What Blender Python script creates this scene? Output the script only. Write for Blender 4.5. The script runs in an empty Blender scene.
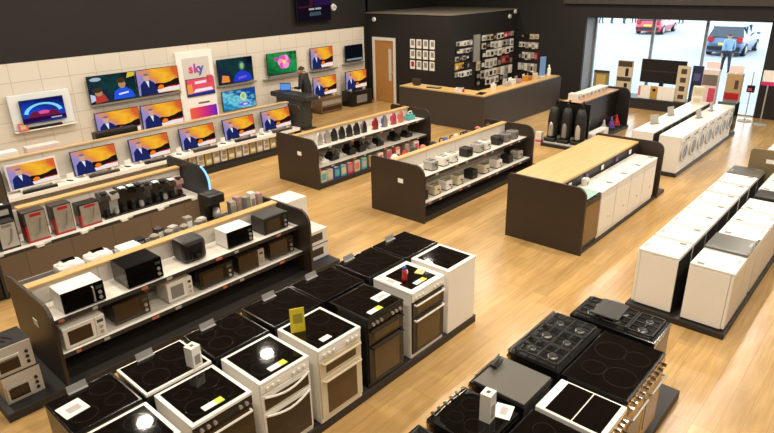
import bpy, bmesh, math, random
from math import sin, cos, pi, radians as R
from mathutils import Vector, Matrix
random.seed(7)
C = bpy.context.scene.collection
ORD = ['', 'first', 'second', 'third', 'fourth', 'fifth', 'sixth', 'seventh', 'eighth', 'ninth', 'tenth', 'eleventh', 'twelfth', 'thirteenth']

# ------------------------------------------------------------------ materials
def lin(c):
    return tuple((x / 255 / 12.92 if x / 255 <= .04045 else ((x / 255 + .055) / 1.055) ** 2.4) for x in c)

MATS = {}
def mat(name, c, rough=.5, metal=0., noise=.06, scale=6., coat=0., spec=.5, bump=0.):
    if name in MATS: return MATS[name]
    m = bpy.data.materials.new(name); m.use_nodes = True
    nt = m.node_tree; b = nt.nodes['Principled BSDF']
    tc = nt.nodes.new('ShaderNodeTexCoord'); n = nt.nodes.new('ShaderNodeTexNoise')
    n.inputs['Scale'].default_value = scale; n.inputs['Detail'].default_value = 3
    nt.links.new(tc.outputs['Object'], n.inputs['Vector'])
    r = nt.nodes.new('ShaderNodeValToRGB'); l = lin(c)
    r.color_ramp.elements[0].color = tuple(max(0, x * (1 - noise)) for x in l) + (1,)
    r.color_ramp.elements[1].color = tuple(min(1, x * (1 + noise)) for x in l) + (1,)
    nt.links.new(n.outputs['Fac'], r.inputs['Fac']); nt.links.new(r.outputs['Color'], b.inputs['Base Color'])
    b.inputs['Roughness'].default_value = rough; b.inputs['Metallic'].default_value = metal
    b.inputs['Coat Weight'].default_value = coat; b.inputs['Specular IOR Level'].default_value = spec
    if bump:
        bp = nt.nodes.new('ShaderNodeBump'); bp.inputs['Strength'].default_value = bump
        nt.links.new(n.outputs['Fac'], bp.inputs['Height']); nt.links.new(bp.outputs['Normal'], b.inputs['Normal'])
    MATS[name] = m; return m

def emit(name, c, s=1.0):
    if name in MATS: return MATS[name]
    m = bpy.data.materials.new(name); m.use_nodes = True; nt = m.node_tree; nt.nodes.clear()
    o = nt.nodes.new('ShaderNodeOutputMaterial'); e = nt.nodes.new('ShaderNodeEmission')
    e.inputs['Color'].default_value = lin(c) + (1,); e.inputs['Strength'].default_value = s
    nt.links.new(e.outputs[0], o.inputs[0]); MATS[name] = m; return m

def emit_uv(name, stops, du=1., dv=0., s=1.0, noise=.25, nscale=3.):
    """screen picture: colour bands across the panel (UV), broken up by noise"""
    m = bpy.data.materials.new(name); m.use_nodes = True; nt = m.node_tree; nt.nodes.clear()
    N = nt.nodes.new; L = nt.links.new
    o = N('ShaderNodeOutputMaterial'); e = N('ShaderNodeEmission'); tc = N('ShaderNodeTexCoord')
    sx = N('ShaderNodeSeparateXYZ'); L(tc.outputs['UV'], sx.inputs[0])
    a = N('ShaderNodeMath'); a.operation = 'MULTIPLY'; a.inputs[1].default_value = du; L(sx.outputs['X'], a.inputs[0])
    b = N('ShaderNodeMath'); b.operation = 'MULTIPLY_ADD'; b.inputs[1].default_value = dv; L(sx.outputs['Y'], b.inputs[0]); L(a.outputs[0], b.inputs[2])
    n = N('ShaderNodeTexNoise'); n.inputs['Scale'].default_value = nscale; L(tc.outputs['UV'], n.inputs['Vector'])
    c = N('ShaderNodeMath'); c.operation = 'MULTIPLY_ADD'; c.inputs[1].default_value = noise; L(n.outputs['Fac'], c.inputs[0]); L(b.outputs[0], c.inputs[2])
    r = N('ShaderNodeValToRGB'); el = r.color_ramp.elements
    while len(el) < len(stops): el.new(.5)
    for q, (p, col) in zip(el, stops): q.position = p; q.color = lin(col) + (1,)
    L(c.outputs[0], r.inputs['Fac']); L(r.outputs['Color'], e.inputs['Color']); e.inputs['Strength'].default_value = s
    L(e.outputs[0], o.inputs[0]); MATS[name] = m; return m

WHITE = mat('white_enamel', (233, 230, 222), .3, noise=.02)
WHITE2 = mat('white_plastic', (225, 220, 210), .4, noise=.03)
CREAM = mat('cream_plastic', (212, 200, 172), .4)
BLACK = mat('black_plastic', (22, 20, 19), .35)
GLASSB = mat('black_glass', (9, 8, 8), .035, noise=.2, spec=.45)
ENAMB = mat('black_enamel', (16, 15, 15), .18)
IRON = mat('cast_iron', (12, 11, 11), .4)
DBROWN = mat('dark_brown_laminate', (49, 38, 30), .45, noise=.05, scale=3)
DGREY = mat('dark_grey_laminate', (46, 43, 42), .5)
PLINTH = mat('black_plinth', (36, 33, 32), .5)
STEEL = mat('brushed_steel', (184, 181, 176), .32, .55)
CHROME = mat('chrome', (215, 212, 208), .12, 1.)
GREYP = mat('grey_plastic', (128, 124, 120), .45)
GREYT = mat('grey_lid', (90, 87, 79), .35)
LGREY = mat('light_grey_board', (176, 170, 162), .6)
OVENG = mat('oven_glass', (52, 38, 26), .1, noise=.15)
BRONZE = mat('bronze_oven_glass', (86, 66, 38), .14, noise=.15)
BRONZE2 = mat('steel_tinted_front', (158, 128, 80), .25, .6)
PAPER = mat('white_paper', (238, 236, 230), .7, noise=.03)
YELLOW = mat('yellow_card', (214, 196, 40), .6, noise=.12)
LIME = mat('lime_card', (190, 205, 60), .6)
RED = mat('red_plastic', (178, 26, 34), .35)
PINK = mat('pink_plastic', (205, 70, 100), .4)
CORAL = mat('coral_plastic', (216, 112, 96), .4)
TEAL = mat('teal_plastic', (84, 168, 168), .4)
BLUE = mat('blue_plastic', (50, 84, 160), .4)
PURPLE = mat('purple_plastic', (88, 66, 140), .4)
BEIGE = mat('beige_card', (204, 188, 158), .65)
TAN = mat('tan_card', (176, 144, 98), .65)
MK = mat('mauve_plastic', (170, 136, 134), .4)
OLIVE = mat('olive_brown_laminate', (128, 110, 80), .5)
NAVY = mat('navy_card', (32, 36, 70), .5)
SKIN = mat('skin', (196, 144, 116), .5)
HAIRB = mat('dark_hair', (52, 32, 22), .6, noise=.3, scale=40)
SUIT = mat('dark_suit', (30, 28, 30), .75)
PRINTG = mat('printed_grey_box', (150, 142, 128), .5, noise=.35, scale=9)
PRINTD = mat('printed_dark_box', (58, 48, 44), .45, noise=.4, scale=12)
TICK = mat('price_ticket_red', (190, 110, 84), .6, noise=.3, scale=30)
ACRYL = mat('clear_ticket_cover', (150, 148, 146), .2)
RINGM = mat('hob_ring_print', (40, 38, 37), .06)

def oak(name, c, c2, planks=None, along='X', rough=.35):
    m = bpy.data.materials.new(name); m.use_nodes = True; nt = m.node_tree; b = nt.nodes['Principled BSDF']
    N = nt.nodes.new; L = nt.links.new
    tc = N('ShaderNodeTexCoord'); mp = N('ShaderNodeMapping'); L(tc.outputs['Object'], mp.inputs[0])
    mp.inputs['Scale'].default_value = (1.1, 14, 6)
    n = N('ShaderNodeTexNoise'); n.inputs['Scale'].default_value = 1.6; n.inputs['Detail'].default_value = 5; n.inputs['Distortion'].default_value = .6
    L(mp.outputs[0], n.inputs['Vector'])
    r = N('ShaderNodeValToRGB'); r.color_ramp.elements[0].position = .3; r.color_ramp.elements[1].position = .72
    r.color_ramp.elements[0].color = lin(c2) + (1,); r.color_ramp.elements[1].color = lin(c) + (1,)
    L(n.outputs['Fac'], r.inputs['Fac']); out = r.outputs['Color']
    if planks:
        bt = N('ShaderNodeTexBrick'); L(tc.outputs['Object'], bt.inputs['Vector'])
        bt.inputs['Scale'].default_value = 1; bt.inputs['Brick Width'].default_value = planks[0]; bt.inputs['Row Height'].default_value = planks[1]
        bt.inputs['Mortar Size'].default_value = .0025; bt.inputs['Mortar Smooth'].default_value = .3; bt.offset = .37; bt.offset_frequency = 3
        bt.inputs['Color1'].default_value = (.88, .87, .85, 1); bt.inputs['Color2'].default_value = (1.07, 1.06, 1.04, 1); bt.inputs['Mortar'].default_value = (.6, .56, .5, 1)
        n2 = N('ShaderNodeTexNoise'); n2.inputs['Scale'].default_value = .9; n2.inputs['Detail'].default_value = 3
        mp2 = N('ShaderNodeMapping'); mp2.inputs['Scale'].default_value = (.5, 2.2, 1); L(tc.outputs['Object'], mp2.inputs[0]); L(mp2.outputs[0], n2.inputs['Vector'])
        r2 = N('ShaderNodeValToRGB'); r2.color_ramp.elements[0].color = (.84, .82, .78, 1); r2.color_ramp.elements[1].color = (1.1, 1.1, 1.1, 1)
        r2.color_ramp.elements[0].position = .35; r2.color_ramp.elements[1].position = .65
        L(n2.outputs['Fac'], r2.inputs['Fac'])
        mx = N('ShaderNodeMix'); mx.data_type = 'RGBA'; mx.blend_type = 'MULTIPLY'; mx.inputs[0].default_value = 1
        L(out, mx.inputs[6]); L(bt.outputs['Color'], mx.inputs[7])
        mx2 = N('ShaderNodeMix'); mx2.data_type = 'RGBA'; mx2.blend_type = 'MULTIPLY'; mx2.inputs[0].default_value = 1
        L(mx.outputs[2], mx2.inputs[6]); L(r2.outputs['Color'], mx2.inputs[7]); out = mx2.outputs[2]
    L(out, b.inputs['Base Color']); b.inputs['Roughness'].default_value = rough
    MATS[name] = m; return m
FLOORM = oak('oak_plank_floor', (203, 168, 112), (181, 145, 90), (1.35, .19), rough=.25)
OAK = oak('oak_top', (214, 178, 118), (196, 156, 96), rough=.4)
OAKD = oak('oak_door', (188, 138, 76), (170, 120, 62), rough=.4)

def tiles(name, c, w, h, mort, rough=.5):
    m = bpy.data.materials.new(name); m.use_nodes = True; nt = m.node_tree; b = nt.nodes['Principled BSDF']
    N = nt.nodes.new; L = nt.links.new
    tc = N('ShaderNodeTexCoord'); sp = N('ShaderNodeSeparateXYZ'); cb = N('ShaderNodeCombineXYZ')
    L(tc.outputs['Object'], sp.inputs[0]); L(sp.outputs['X'], cb.inputs['X']); L(sp.outputs['Z'], cb.inputs['Y'])
    bt = N('ShaderNodeTexBrick'); L(cb.outputs[0], bt.inputs['Vector']); bt.offset = 0
    bt.inputs['Scale'].default_value = 1; bt.inputs['Brick Width'].default_value = w; bt.inputs['Row Height'].default_value = h
    bt.inputs['Mortar Size'].default_value = .006; bt.inputs['Color1'].default_value = lin(c) + (1,); bt.inputs['Color2'].default_value = lin(tuple(x - 4 for x in c)) + (1,)
    bt.inputs['Mortar'].default_value = lin(mort) + (1,); L(bt.outputs['Color'], b.inputs['Base Color']); b.inputs['Roughness'].default_value = rough
    MATS[name] = m; return m
SLAT = tiles('cream_wall_panelling', (218, 211, 198), .62, .42, (180, 170, 152))
BACKW = tiles('white_back_panelling', (214, 208, 198), .94, .6, (176, 170, 160))
PELM = tiles('brown_pelmet_panels', (108, 92, 74), .62, .9, (84, 70, 56))

# ------------------------------------------------------------------ mesh builder
class MB:
    def __init__(s): s.v = []; s.f = []; s.m = []; s.mats = []; s.uv = {}
    def mi(s, m):
        if m not in s.mats: s.mats.append(m)
        return s.mats.index(m)
    def face(s, idx, m, uv=None):
        if uv: s.uv[len(s.f)] = uv
        s.f.append(idx); s.m.append(s.mi(m)); return s
    def poly(s, pts, m, uv=None):
        b = len(s.v); s.v += [tuple(p) for p in pts]; return s.face(list(range(b, b + len(pts))), m, uv)
    def box(s, x0, x1, y0, y1, z0, z1, m, c=0.):
        if c <= 0:
            b = len(s.v)
            s.v += [(x, y, z) for z in (z0, z1) for y in (y0, y1) for x in (x0, x1)]
            for q in ((0, 2, 3, 1), (4, 5, 7, 6), (0, 1, 5, 4), (2, 6, 7, 3), (0, 4, 6, 2), (1, 3, 7, 5)): s.face([b + i for i in q], m)
            return s
        bm = bmesh.new(); bmesh.ops.create_cube(bm, size=1)
        for v in bm.verts: v.co = ((x0 + x1) / 2 + v.co.x * (x1 - x0), (y0 + y1) / 2 + v.co.y * (y1 - y0), (z0 + z1) / 2 + v.co.z * (z1 - z0))
        bmesh.ops.bevel(bm, geom=list(bm.edges), offset=c, segments=2, affect='EDGES', profile=.5)
        s.bm(bm, m); return s
    def bm(s, bm, m, M=None):
        bm.verts.index_update(); b = len(s.v)
        s.v += [tuple(M @ v.co) if M else tuple(v.co) for v in bm.verts]
        for f in bm.faces: s.face([b + v.index for v in f.verts], m)
        bm.free(); return s
    def obox(s, cx, cy, z0, w, d, h, m, rz=0., c=0., tx=0.):
        k = MB(); k.box(-w / 2, w / 2, -d / 2, d / 2, 0, h, m, c)
        M = Matrix.Translation((cx, cy, z0)) @ Matrix.Rotation(rz, 4, 'Z') @ Matrix.Rotation(tx, 4, 'X')
        return s.merge(k, M)
    def merge(s, k, M):
        b = len(s.v); s.v += [tuple(M @ Vector(p)) for p in k.v]
        for f, i in zip(k.f, k.m): s.face([b + q for q in f], k.mats[i])
        return s
    def cyl(s, p0, p1, r0, m, r1=None, n=14, cap=True):
        r1 = r0 if r1 is None else r1; p0 = Vector(p0); p1 = Vector(p1); d = (p1 - p0).normalized()
        u = d.orthogonal().normalized(); w = d.cross(u); b = len(s.v)
        for p, r in ((p0, r0), (p1, r1)):
            for i in range(n): s.v.append(tuple(p + (u * cos(2 * pi * i / n) + w * sin(2 * pi * i / n)) * r))
        for i in range(n): j = (i + 1) % n; s.face([b + i, b + j, b + n + j, b + n + i], m)
        if cap: s.face([b + i for i in range(n)][::-1], m); s.face([b + n + i for i in range(n)], m)
        return s
    def tube(s, pts, r, m, n=8):
        for a, b in zip(pts, pts[1:]): s.cyl(a, b, r, m, n=n)
        return s
    def lathe(s, cx, cy, prof, m, n=20):
        b = len(s.v); k = len(prof)
        for r, z in prof:
            for i in range(n): s.v.append((cx + r * cos(2 * pi * i / n), cy + r * sin(2 * pi * i / n), z))
        for a in range(k - 1):
            for i in range(n):
                j = (i + 1) % n; s.face([b + a * n + i, b + a * n + j, b + (a + 1) * n + j, b + (a + 1) * n + i], m)
        s.face([b + i for i in range(n)][::-1], m); s.face([b + (k - 1) * n + i for i in range(n)], m)
        return s
    def ring(s, c, ax, r0, r1, t, m, n=24):
        """flat annulus of thickness t, axis 'z' or 'y'"""
        b = len(s.v)
        for k, (r, h) in enumerate(((r0, 0), (r0, t), (r1, t), (r1, 0))):
            for i in range(n):
                a = 2 * pi * i / n
                s.v.append((c[0] + r * cos(a), c[1] + r * sin(a), c[2] + h) if ax == 'z' else (c[0] + r * cos(a), c[1] - h, c[2] + r * sin(a)))
        for k in range(4):
            for i in range(n):
                j = (i + 1) % n; l = (k + 1) % 4
                s.face([b + k * n + i, b + k * n + j, b + l * n + j, b + l * n + i], m)
        return s
    def prism(s, pts, ax, a, b_, m):
        """closed 2-D outline swept along axis ax ('x': pts are (y,z); 'y': (x,z); 'z': (x,y))"""
        f = {'x': lambda p, t: (t, p[0], p[1]), 'y': lambda p, t: (p[0], t, p[1]), 'z': lambda p, t: (p[0], p[1], t)}[ax]
        b = len(s.v); n = len(pts)
        s.v += [f(p, a) for p in pts] + [f(p, b_) for p in pts]
        s.face(list(range(b, b + n)), m); s.face(list(range(b + n, b + 2 * n))[::-1], m)
        for i in range(n): j = (i + 1) % n; s.face([b + i, b + n + i, b + n + j, b + j], m)
        return s
    def ell(s, c, r, m, nu=12, nv=8, zmin=-1.):
        bm = bmesh.new(); bmesh.ops.create_uvsphere(bm, u_segments=nu, v_segments=nv, radius=1)
        if zmin > -1: bmesh.ops.delete(bm, geom=[v for v in bm.verts if v.co.z < zmin - 1e-4], context='VERTS')
        for v in bm.verts: v.co = (c[0] + v.co.x * r[0], c[1] + v.co.y * r[1], c[2] + v.co.z * r[2])
        return s.bm(bm, m)
    def build(s, name, parent=None, loc=(0, 0, 0), rz=0., smooth=False):
        me = bpy.data.meshes.new(name); me.from_pydata(s.v, [], s.f)
        for m in s.mats: me.materials.append(m)
        for p, i in zip(me.polygons, s.m): p.material_index = i; p.use_smooth = smooth
        if s.uv:
            ul = me.uv_layers.new()
            for fi, uv in s.uv.items():
                for li, q in zip(me.polygons[fi].loop_indices, uv): ul.data[li].uv = q
        bm = bmesh.new(); bm.from_mesh(me); bmesh.ops.recalc_face_normals(bm, faces=bm.faces)
        bm.to_mesh(me); bm.free()
        o = bpy.data.objects.new(name, me); C.objects.link(o); o.location = loc; o.rotation_euler.z = rz
        if parent: o.parent = parent
        return o

def tag(o, label, cat, group=None):
    o['label'] = label; o['category'] = cat
    if group: o['group'] = group
    return o
def thing(name, label, cat, loc=(0, 0, 0), rz=0., group=None):
    o = bpy.data.objects.new(name, None); C.objects.link(o); o.location = loc; o.rotation_euler.z = rz
    o.empty_display_size = .1
    return tag(o, label, cat, group)
def struct(o): o['kind'] = 'structure'; return o
def dup(root, loc, rz, label, group=None):
    r = root.copy(); C.objects.link(r); r.location = loc; r.rotation_euler.z = rz; r['label'] = label
    if group: r['group'] = group
    for ch in list(root.children):
        c = ch.copy(); C.objects.link(c); c.parent = r
        for g in list(ch.children):
            d = g.copy(); C.objects.link(d); d.parent = c
    return r
CACHE = {}
def make(key, fn, loc, rz, label, group=None):
    """first call builds the thing, later calls copy it with its parts"""
    if key in CACHE: return dup(CACHE[key], loc, rz, label, group)
    r = fn(); r.location = loc; r.rotation_euler.z = rz; r['label'] = label
    if group: r['group'] = group
    CACHE[key] = r; return r
def relabel(o, s): o['label'] = s

# ------------------------------------------------------------------ setting
LW, BX, BY, FX, WX = 14.94, 15.6, 11.35, 19.55, 20.3      # left wall, store room front, store room side, back wall, shop window
DW = mat('dark_wall_paint', (20, 16, 13), .7, noise=.05, scale=1.5)
DW2 = mat('dark_store_paint', (22, 19, 17), .7, noise=.05, scale=1.5)
CEIL = mat('dark_ceiling', (120, 114, 106), .8)
struct(MB().box(-4, WX + .1, -8, LW + .1, -.1, 0, FLOORM).build('floor'))
struct(MB().box(-4, WX + .2, -8, LW + .2, 5.3, 5.4, CEIL).build('ceiling'))
struct(MB().box(-4, BX + .1, LW, LW + .15, 0, 5.3, DW).build('wall_left'))
struct(MB().box(-4.15, -4, -8, LW + .15, 0, 5.3, DW).build('wall_rear'))
struct(MB().box(-4, WX, -8.15, -8, 0, 5.3, DW).build('wall_right'))
struct(MB().box(-3.9, 15.42, LW - .05, LW, .12, 2.5, SLAT).build('wall_left_panelling'))
struct(MB().box(-3.9, 15.42, LW - .03, LW, 0, .12, PLINTH).build('baseboard_left'))
# store room: front wall (with the oak door), side wall, flat roof
s = MB(); s.box(BX, BX + .12, BY, 13.61, 0, 2.93, DW2); s.box(BX, BX + .12, 14.65, LW, 0, 2.93, DW2); s.box(BX, BX + .12, 13.61, 14.65, 2.17, 2.93, DW2)
struct(s.build('wall_store_front'))
struct(MB().box(BX + .12, FX, BY, BY + .12, 0, 2.93, DW2).build('wall_store_side'))
struct(MB().box(BX - .02, FX, BY - .02, LW, 2.93, 2.96, mat('store_roof_board', (112, 104, 92), .7)).build('ceiling_store'))
s = MB(); s.box(FX, FX + .12, 8.82, LW + .1, 0, 5.3, DW2); s.box(BX, FX, LW, LW + .15, 0, 5.3, DW)
struct(s.build('wall_back'))
struct(MB().box(FX + .12, WX, 8.82, 8.94, 0, 2.75, mat('pale_reveal', (150, 150, 152), .5)).build('trim_reveal'))
struct(MB().box(FX, WX + .1, -8, 8.82, 2.72, 5.3, DW2).build('wall_back_header'))
struct(MB().box(FX - .12, FX, -1.5, 9.6, 3.14, 3.4, mat('grey_shutter_box', (58, 54, 50), .5)).build('trim_shutter_box'))
pm_ = mat('black_pier', (24, 22, 23), .6)
struct(MB().box(WX - .12, WX + .1, 2.9, 3.66, 0, 2.72, pm_).build('wall_back_pier')); struct(MB().box(WX - .12, WX + .1, -8, -3.4, 0, 2.72, pm_).build('wall_back_right'))
s = MB(); s.box(19.5, WX, 5.0, 8.82, 0, .3, PLINTH); s.box(19.48, WX, 4.98, 8.82, .3, .33, DGREY)
struct(s.build('trim_window_platform'))
# oak door
d = bpy.data.objects.new('door_1', None); C.objects.link(d); d.location = (BX, 14.13, 0); struct(d)
fw = mat('white_door_frame', (226, 220, 210), .4)
s = MB(); s.box(-.03, .1, -.52, -.43, 0, 2.17, fw); s.box(-.03, .1, .43, .52, 0, 2.17, fw); s.box(-.03, .1, -.43, .43, 2.07, 2.17, fw); s.build('door_frame', d)
s = MB(); s.box(.0, .05, -.43, .43, .01, 2.07, OAKD, .004); s.build('door_leaf', d)
MB().box(-.008, .0, -.32, -.2, .75, 1.8, mat('vision_panel_glass', (205, 205, 200), .15)).build('vision_panel', d)
s = MB(); s.cyl((-.05, -.37, 1.0), (0, -.37, 1.0), .012, STEEL); s.cyl((-.05, -.37, 1.0), (-.05, -.27, 1.0), .01, STEEL); s.box(-.008, 0, -.4, -.34, .93, 1.07, STEEL); s.build('door_handle', d)
# shop window: three panes with grey mullions
gm = bpy.data.materials.new('window_glass'); gm.use_nodes = True; nt = gm.node_tree; nt.nodes.clear()
o_ = nt.nodes.new('ShaderNodeOutputMaterial'); tr = nt.nodes.new('ShaderNodeBsdfTransparent'); gl = nt.nodes.new('ShaderNodeBsdfGlossy'); mx = nt.nodes.new('ShaderNodeMixShader'); fr = nt.nodes.new('ShaderNodeFresnel')
tr.inputs[0].default_value = (.93, .97, .97, 1); gl.inputs['Roughness'].default_value = .02; fr.inputs[0].default_value = 1.35
nt.links.new(fr.outputs[0], mx.inputs[0]); nt.links.new(tr.outputs[0], mx.inputs[1]); nt.links.new(gl.outputs[0], mx.inputs[2]); nt.links.new(mx.outputs[0], o_.inputs[0])
alum = mat('grey_aluminium', (150, 156, 166), .4, .3)
w = bpy.data.objects.new('window_1', None); C.objects.link(w); w.location = (WX, 6.24, 0); struct(w)
for y0, y1 in ((-2.58, -.93), (-.85, .63), (.71, 2.54)):
    MB().box(.045, .055, y0 + .0, y1, .33 if y1 > -1 else .04, 2.68, gm).build('window_pane', w)
for y in (-.89, .67): MB().box(0, .1, y - .04, y + .04, .0, 2.72, alum, .006).build('mullion', w)
s = MB(); s.box(0, .1, -2.58, 2.58, 2.67, 2.72, alum); s.box(0, .1, -2.58, 2.58, 0, .04, alum); s.box(0, .1, 2.52, 2.58, .04, 2.67, alum); s.box(0, .1, -2.62, -2.56, .04, 2.67, alum)
s.build('window_frame', w)
w2 = bpy.data.objects.new('window_added', None); C.objects.link(w2); w2.location = (WX, -.25, 0); struct(w2)  # unseen glazing beyond the pier, added to bring daylight onto the floor
for y0, y1 in ((-3.1, -1.08), (-1.0, 1.0), (1.08, 3.1)): MB().box(.045, .055, y0, y1, .04, 2.68, gm).build('window_pane', w2)
for y in (-3.12, -1.04, 1.04, 3.12): MB().box(0, .1, y - .04, y + .04, 0, 2.72, alum, .006).build('mullion', w2)
# street
road = mat('road_surface', (150, 154, 160), .7, noise=.06, scale=.6)
struct(MB().box(WX + .1, 120, -60, 90, -.2, -.0, mat('street_ground', (150, 156, 164), .75, noise=.06, scale=.4)).build('street'))
for i, yy in enumerate((4.4, 12.4)):
    o = MB().box(36 + i * 3, 60, yy, yy + .12, 0, .004, mat('road_paint', (226, 226, 226), .6)).build('street_marking'); struct(o)

# ------------------------------------------------------------------ lights
w = bpy.data.worlds.new('World'); bpy.context.scene.world = w; w.use_nodes = True
nt = w.node_tree; bg = nt.nodes['Background']; bg.inputs['Color'].default_value = (.84, .92, 1.0, 1); bg.inputs['Strength'].default_value = 4.0
LAMP = 73.
for i in range(7):
    for j in range(5):
        x, y = .7 + 2.75 * i, (-.4, 2.2, 6.2, 9.15, 12.1)[j]
        if i == 3 and j == 3: continue
        if x > 15 and y > 11.2: continue
        l = bpy.data.lights.new('ceiling_lamp', 'AREA'); l.shape = 'DISK'; l.size = .24; l.energy = LAMP; l.color = (1.0, .89, .74)
        o = bpy.data.objects.new('ceiling_lamp', l); C.objects.link(o); o.location = (x, y, 5.17)
        MB().ring((x, y, 5.18), 'z', .16, .2, .12, DGREY).build('lamp_housing')['kind'] = 'structure'
for i in range(5):                    # wall washers above the television wall
    x = 3.3 + 2.75 * i
    l = bpy.data.lights.new('wall_washer', 'AREA'); l.shape = 'DISK'; l.size = .2; l.energy = 15; l.color = (1.0, .90, .76)
    o = bpy.data.objects.new('wall_washer', l); C.objects.link(o); o.location = (x, 12.9, 5.0); o.rotation_euler = (R(38), 0, 0)

# ------------------------------------------------------------------ camera
cam = bpy.data.cameras.new('camera'); co = bpy.data.objects.new('camera', cam); C.objects.link(co)
f_, pit, rol, yaw = 599.0, R(21.887), R(-1.2229), R(42.2288)
F = Vector((cos(yaw) * cos(pit), sin(yaw) * cos(pit), -sin(pit))); r = Vector((sin(yaw), -cos(yaw), 0)); u = r.cross(F)
r2 = r * cos(rol) + u * sin(rol); u2 = -r * sin(rol) + u * cos(rol)
Mx = Matrix((r2, u2, -F)).transposed().to_4x4(); Mx.translation = (0, 0, 4.1); co.matrix_world = Mx
cam.sensor_width = 36; cam.lens = 36 * f_ / 774; cam.clip_end = 300
S = bpy.context.scene; S.camera = co
S.view_settings.view_transform = 'Standard'; S.view_settings.look = 'None'; S.view_settings.exposure = 0; S.view_settings.gamma = 1

# ------------------------------------------------------------------ shop furniture
def panel_outline(y0, y1, h, r=.2, r2=.06):
    p = [(y0, 0), (y1, 0)]
    for i in range(5): a = i * pi / 8; p.append((y1 - r2 + r2 * cos(a), h - r2 + r2 * sin(a)))
    for i in range(7): a = pi / 2 + i * pi / 12; p.append((y0 + r + r * cos(a), h - r + r * sin(a)))
    return p
def gondola(label, x0, x1, y0, shelves, depth=1.27, plate=True, pm=DBROWN, back_shelf=None, base=(0, 0), cap0=0., group='double sided display gondolas'):
    cx = (x0 + x1) / 2; g = thing('display_gondola', label, 'display shelf', (cx, y0, 0), 0, group)
    L_ = (x1 - x0) / 2; ym = .74; T = .035
    for sx in (-1, 1):
        a = -L_ if sx < 0 else L_ - T
        p = MB().prism(panel_outline(0, depth, 1.05), 'x', a, a + T, pm).build('end_panel', g)
        if sx < 0 and plate: MB().box(a - .006, a, depth * .38, depth * .38 + .12, .66, .74, PAPER).build('name_plate', p)
    MB().box(-L_ + (T if not base[0] else -base[0]), L_ + (-T if not base[1] else base[1]), .03, depth - .03, 0, .1, PLINTH, .004).build('plinth', g)
    MB().box(-L_ + T, L_ - T, ym - .015, ym + .015, .1, 1.02, BACKW).build('back_panel', g)
    MB().box(-L_ + T + cap0, L_ - T, ym - .06, ym + .07, 1.02, 1.05, OAK, .004).build('oak_cap', g)
    for z, yf in shelves:
        sh = MB().box(-L_ + T, L_ - T, yf, ym - .015, z - .02, z, WHITE2).build('shelf', g)
        MB().box(-L_ + T, L_ - T, yf - .012, yf, z - .045, z + .002, DGREY).build('price_rail', sh)
        n = int((2 * L_) / .32)
        for k in range(n):
            xx = -L_ + .15 + k * .32 + random.uniform(-.06, .06)
            MB().box(xx, xx + random.uniform(.05, .1), yf - .017, yf - .012, z - .04, z - .008, (TICK, LGREY, PRINTD)[k % 3]).build('price_ticket', sh)
    if back_shelf:
        sh = MB().box(-L_ + T, L_ - T, ym + .015, depth - .08, back_shelf - .02, back_shelf, DGREY).build('shelf', g)
        MB().box(-L_ + T, L_ - T, depth - .08, depth - .068, back_shelf - .045, back_shelf + .002, LGREY).build('price_rail', sh)
    return g
gondola('long dark gondola of microwaves beside the cooker island', 1.59, 5.07, 6.06, [(.79, .24), (.40, .18)], back_shelf=.93, base=(.58, .55))
gondola('dark gondola of toasters between the iron shelves and the white laundry counter', 7.7, 11.52, 6.1, [(.79, .16), (.35, .05)], back_shelf=.78, base=(0, .35))
gondola('dark gondola of clothes irons in front of the till counter', 7.75, 11.5, 8.91, [(.82, .16), (.43, .1)], depth=1.29)
# row of kettles and steam cleaners: shelf with a deep pelmet
g = thing('display_gondola', 'dark gondola of boxed cleaners and kettles with brown pelmet', 'display shelf', (3.5, 8.9, 0), 0, 'double sided display gondolas')
ep = MB().prism(panel_outline(-.2, 1.1, 1.17, .28), 'x', 1.6, 1.64, mat('black_blue_panel', (30, 32, 38), .35)).build('end_panel', g)
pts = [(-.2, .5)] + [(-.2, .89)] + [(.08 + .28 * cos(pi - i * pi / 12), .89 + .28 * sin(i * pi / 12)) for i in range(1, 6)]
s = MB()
for a, b in zip(pts, pts[1:]): s.cyl((1.62, a[0] - .012, a[1]), (1.62, b[0] - .012, b[1]), .016, emit('blue_edge_highlight', (120, 190, 255), 2.2), n=8)
s.build('edge_highlight', ep)  # reflected blue highlight along the panel edge, put in as a glowing strip
MB().prism(panel_outline(.02, 1.1, 1.0), 'x', -1.62, -1.58, DGREY).build('end_panel', g)
MB().box(-1.6, 1.58, .06, 1.08, 0, .1, PLINTH).build('plinth', g)
MB().box(-1.58, 1.58, .66, .69, .1, 1.02, BACKW).build('back_panel', g)
MB().box(-1.05, 1.58, .62, .76, 1.02, 1.05, OAK, .004).build('oak_cap', g)
sh = MB().box(-1.58, 1.58, .05, .66, .62, .65, WHITE2).build('shelf', g)
MB().box(-1.58, 1.58, .03, .05, .1, .6, PELM).build('pelmet', g)
for k in range(5):
    MB().box(-1.5 + .62 * k, -1.1 + .62 * k, .036, .05, .6, .645, DGREY).build('price_rail', sh)
    MB().box(-1.08 + .62 * k, -.98 + .62 * k, .03, .05, .585, .645, PAPER).build('price_ticket', sh)
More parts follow.
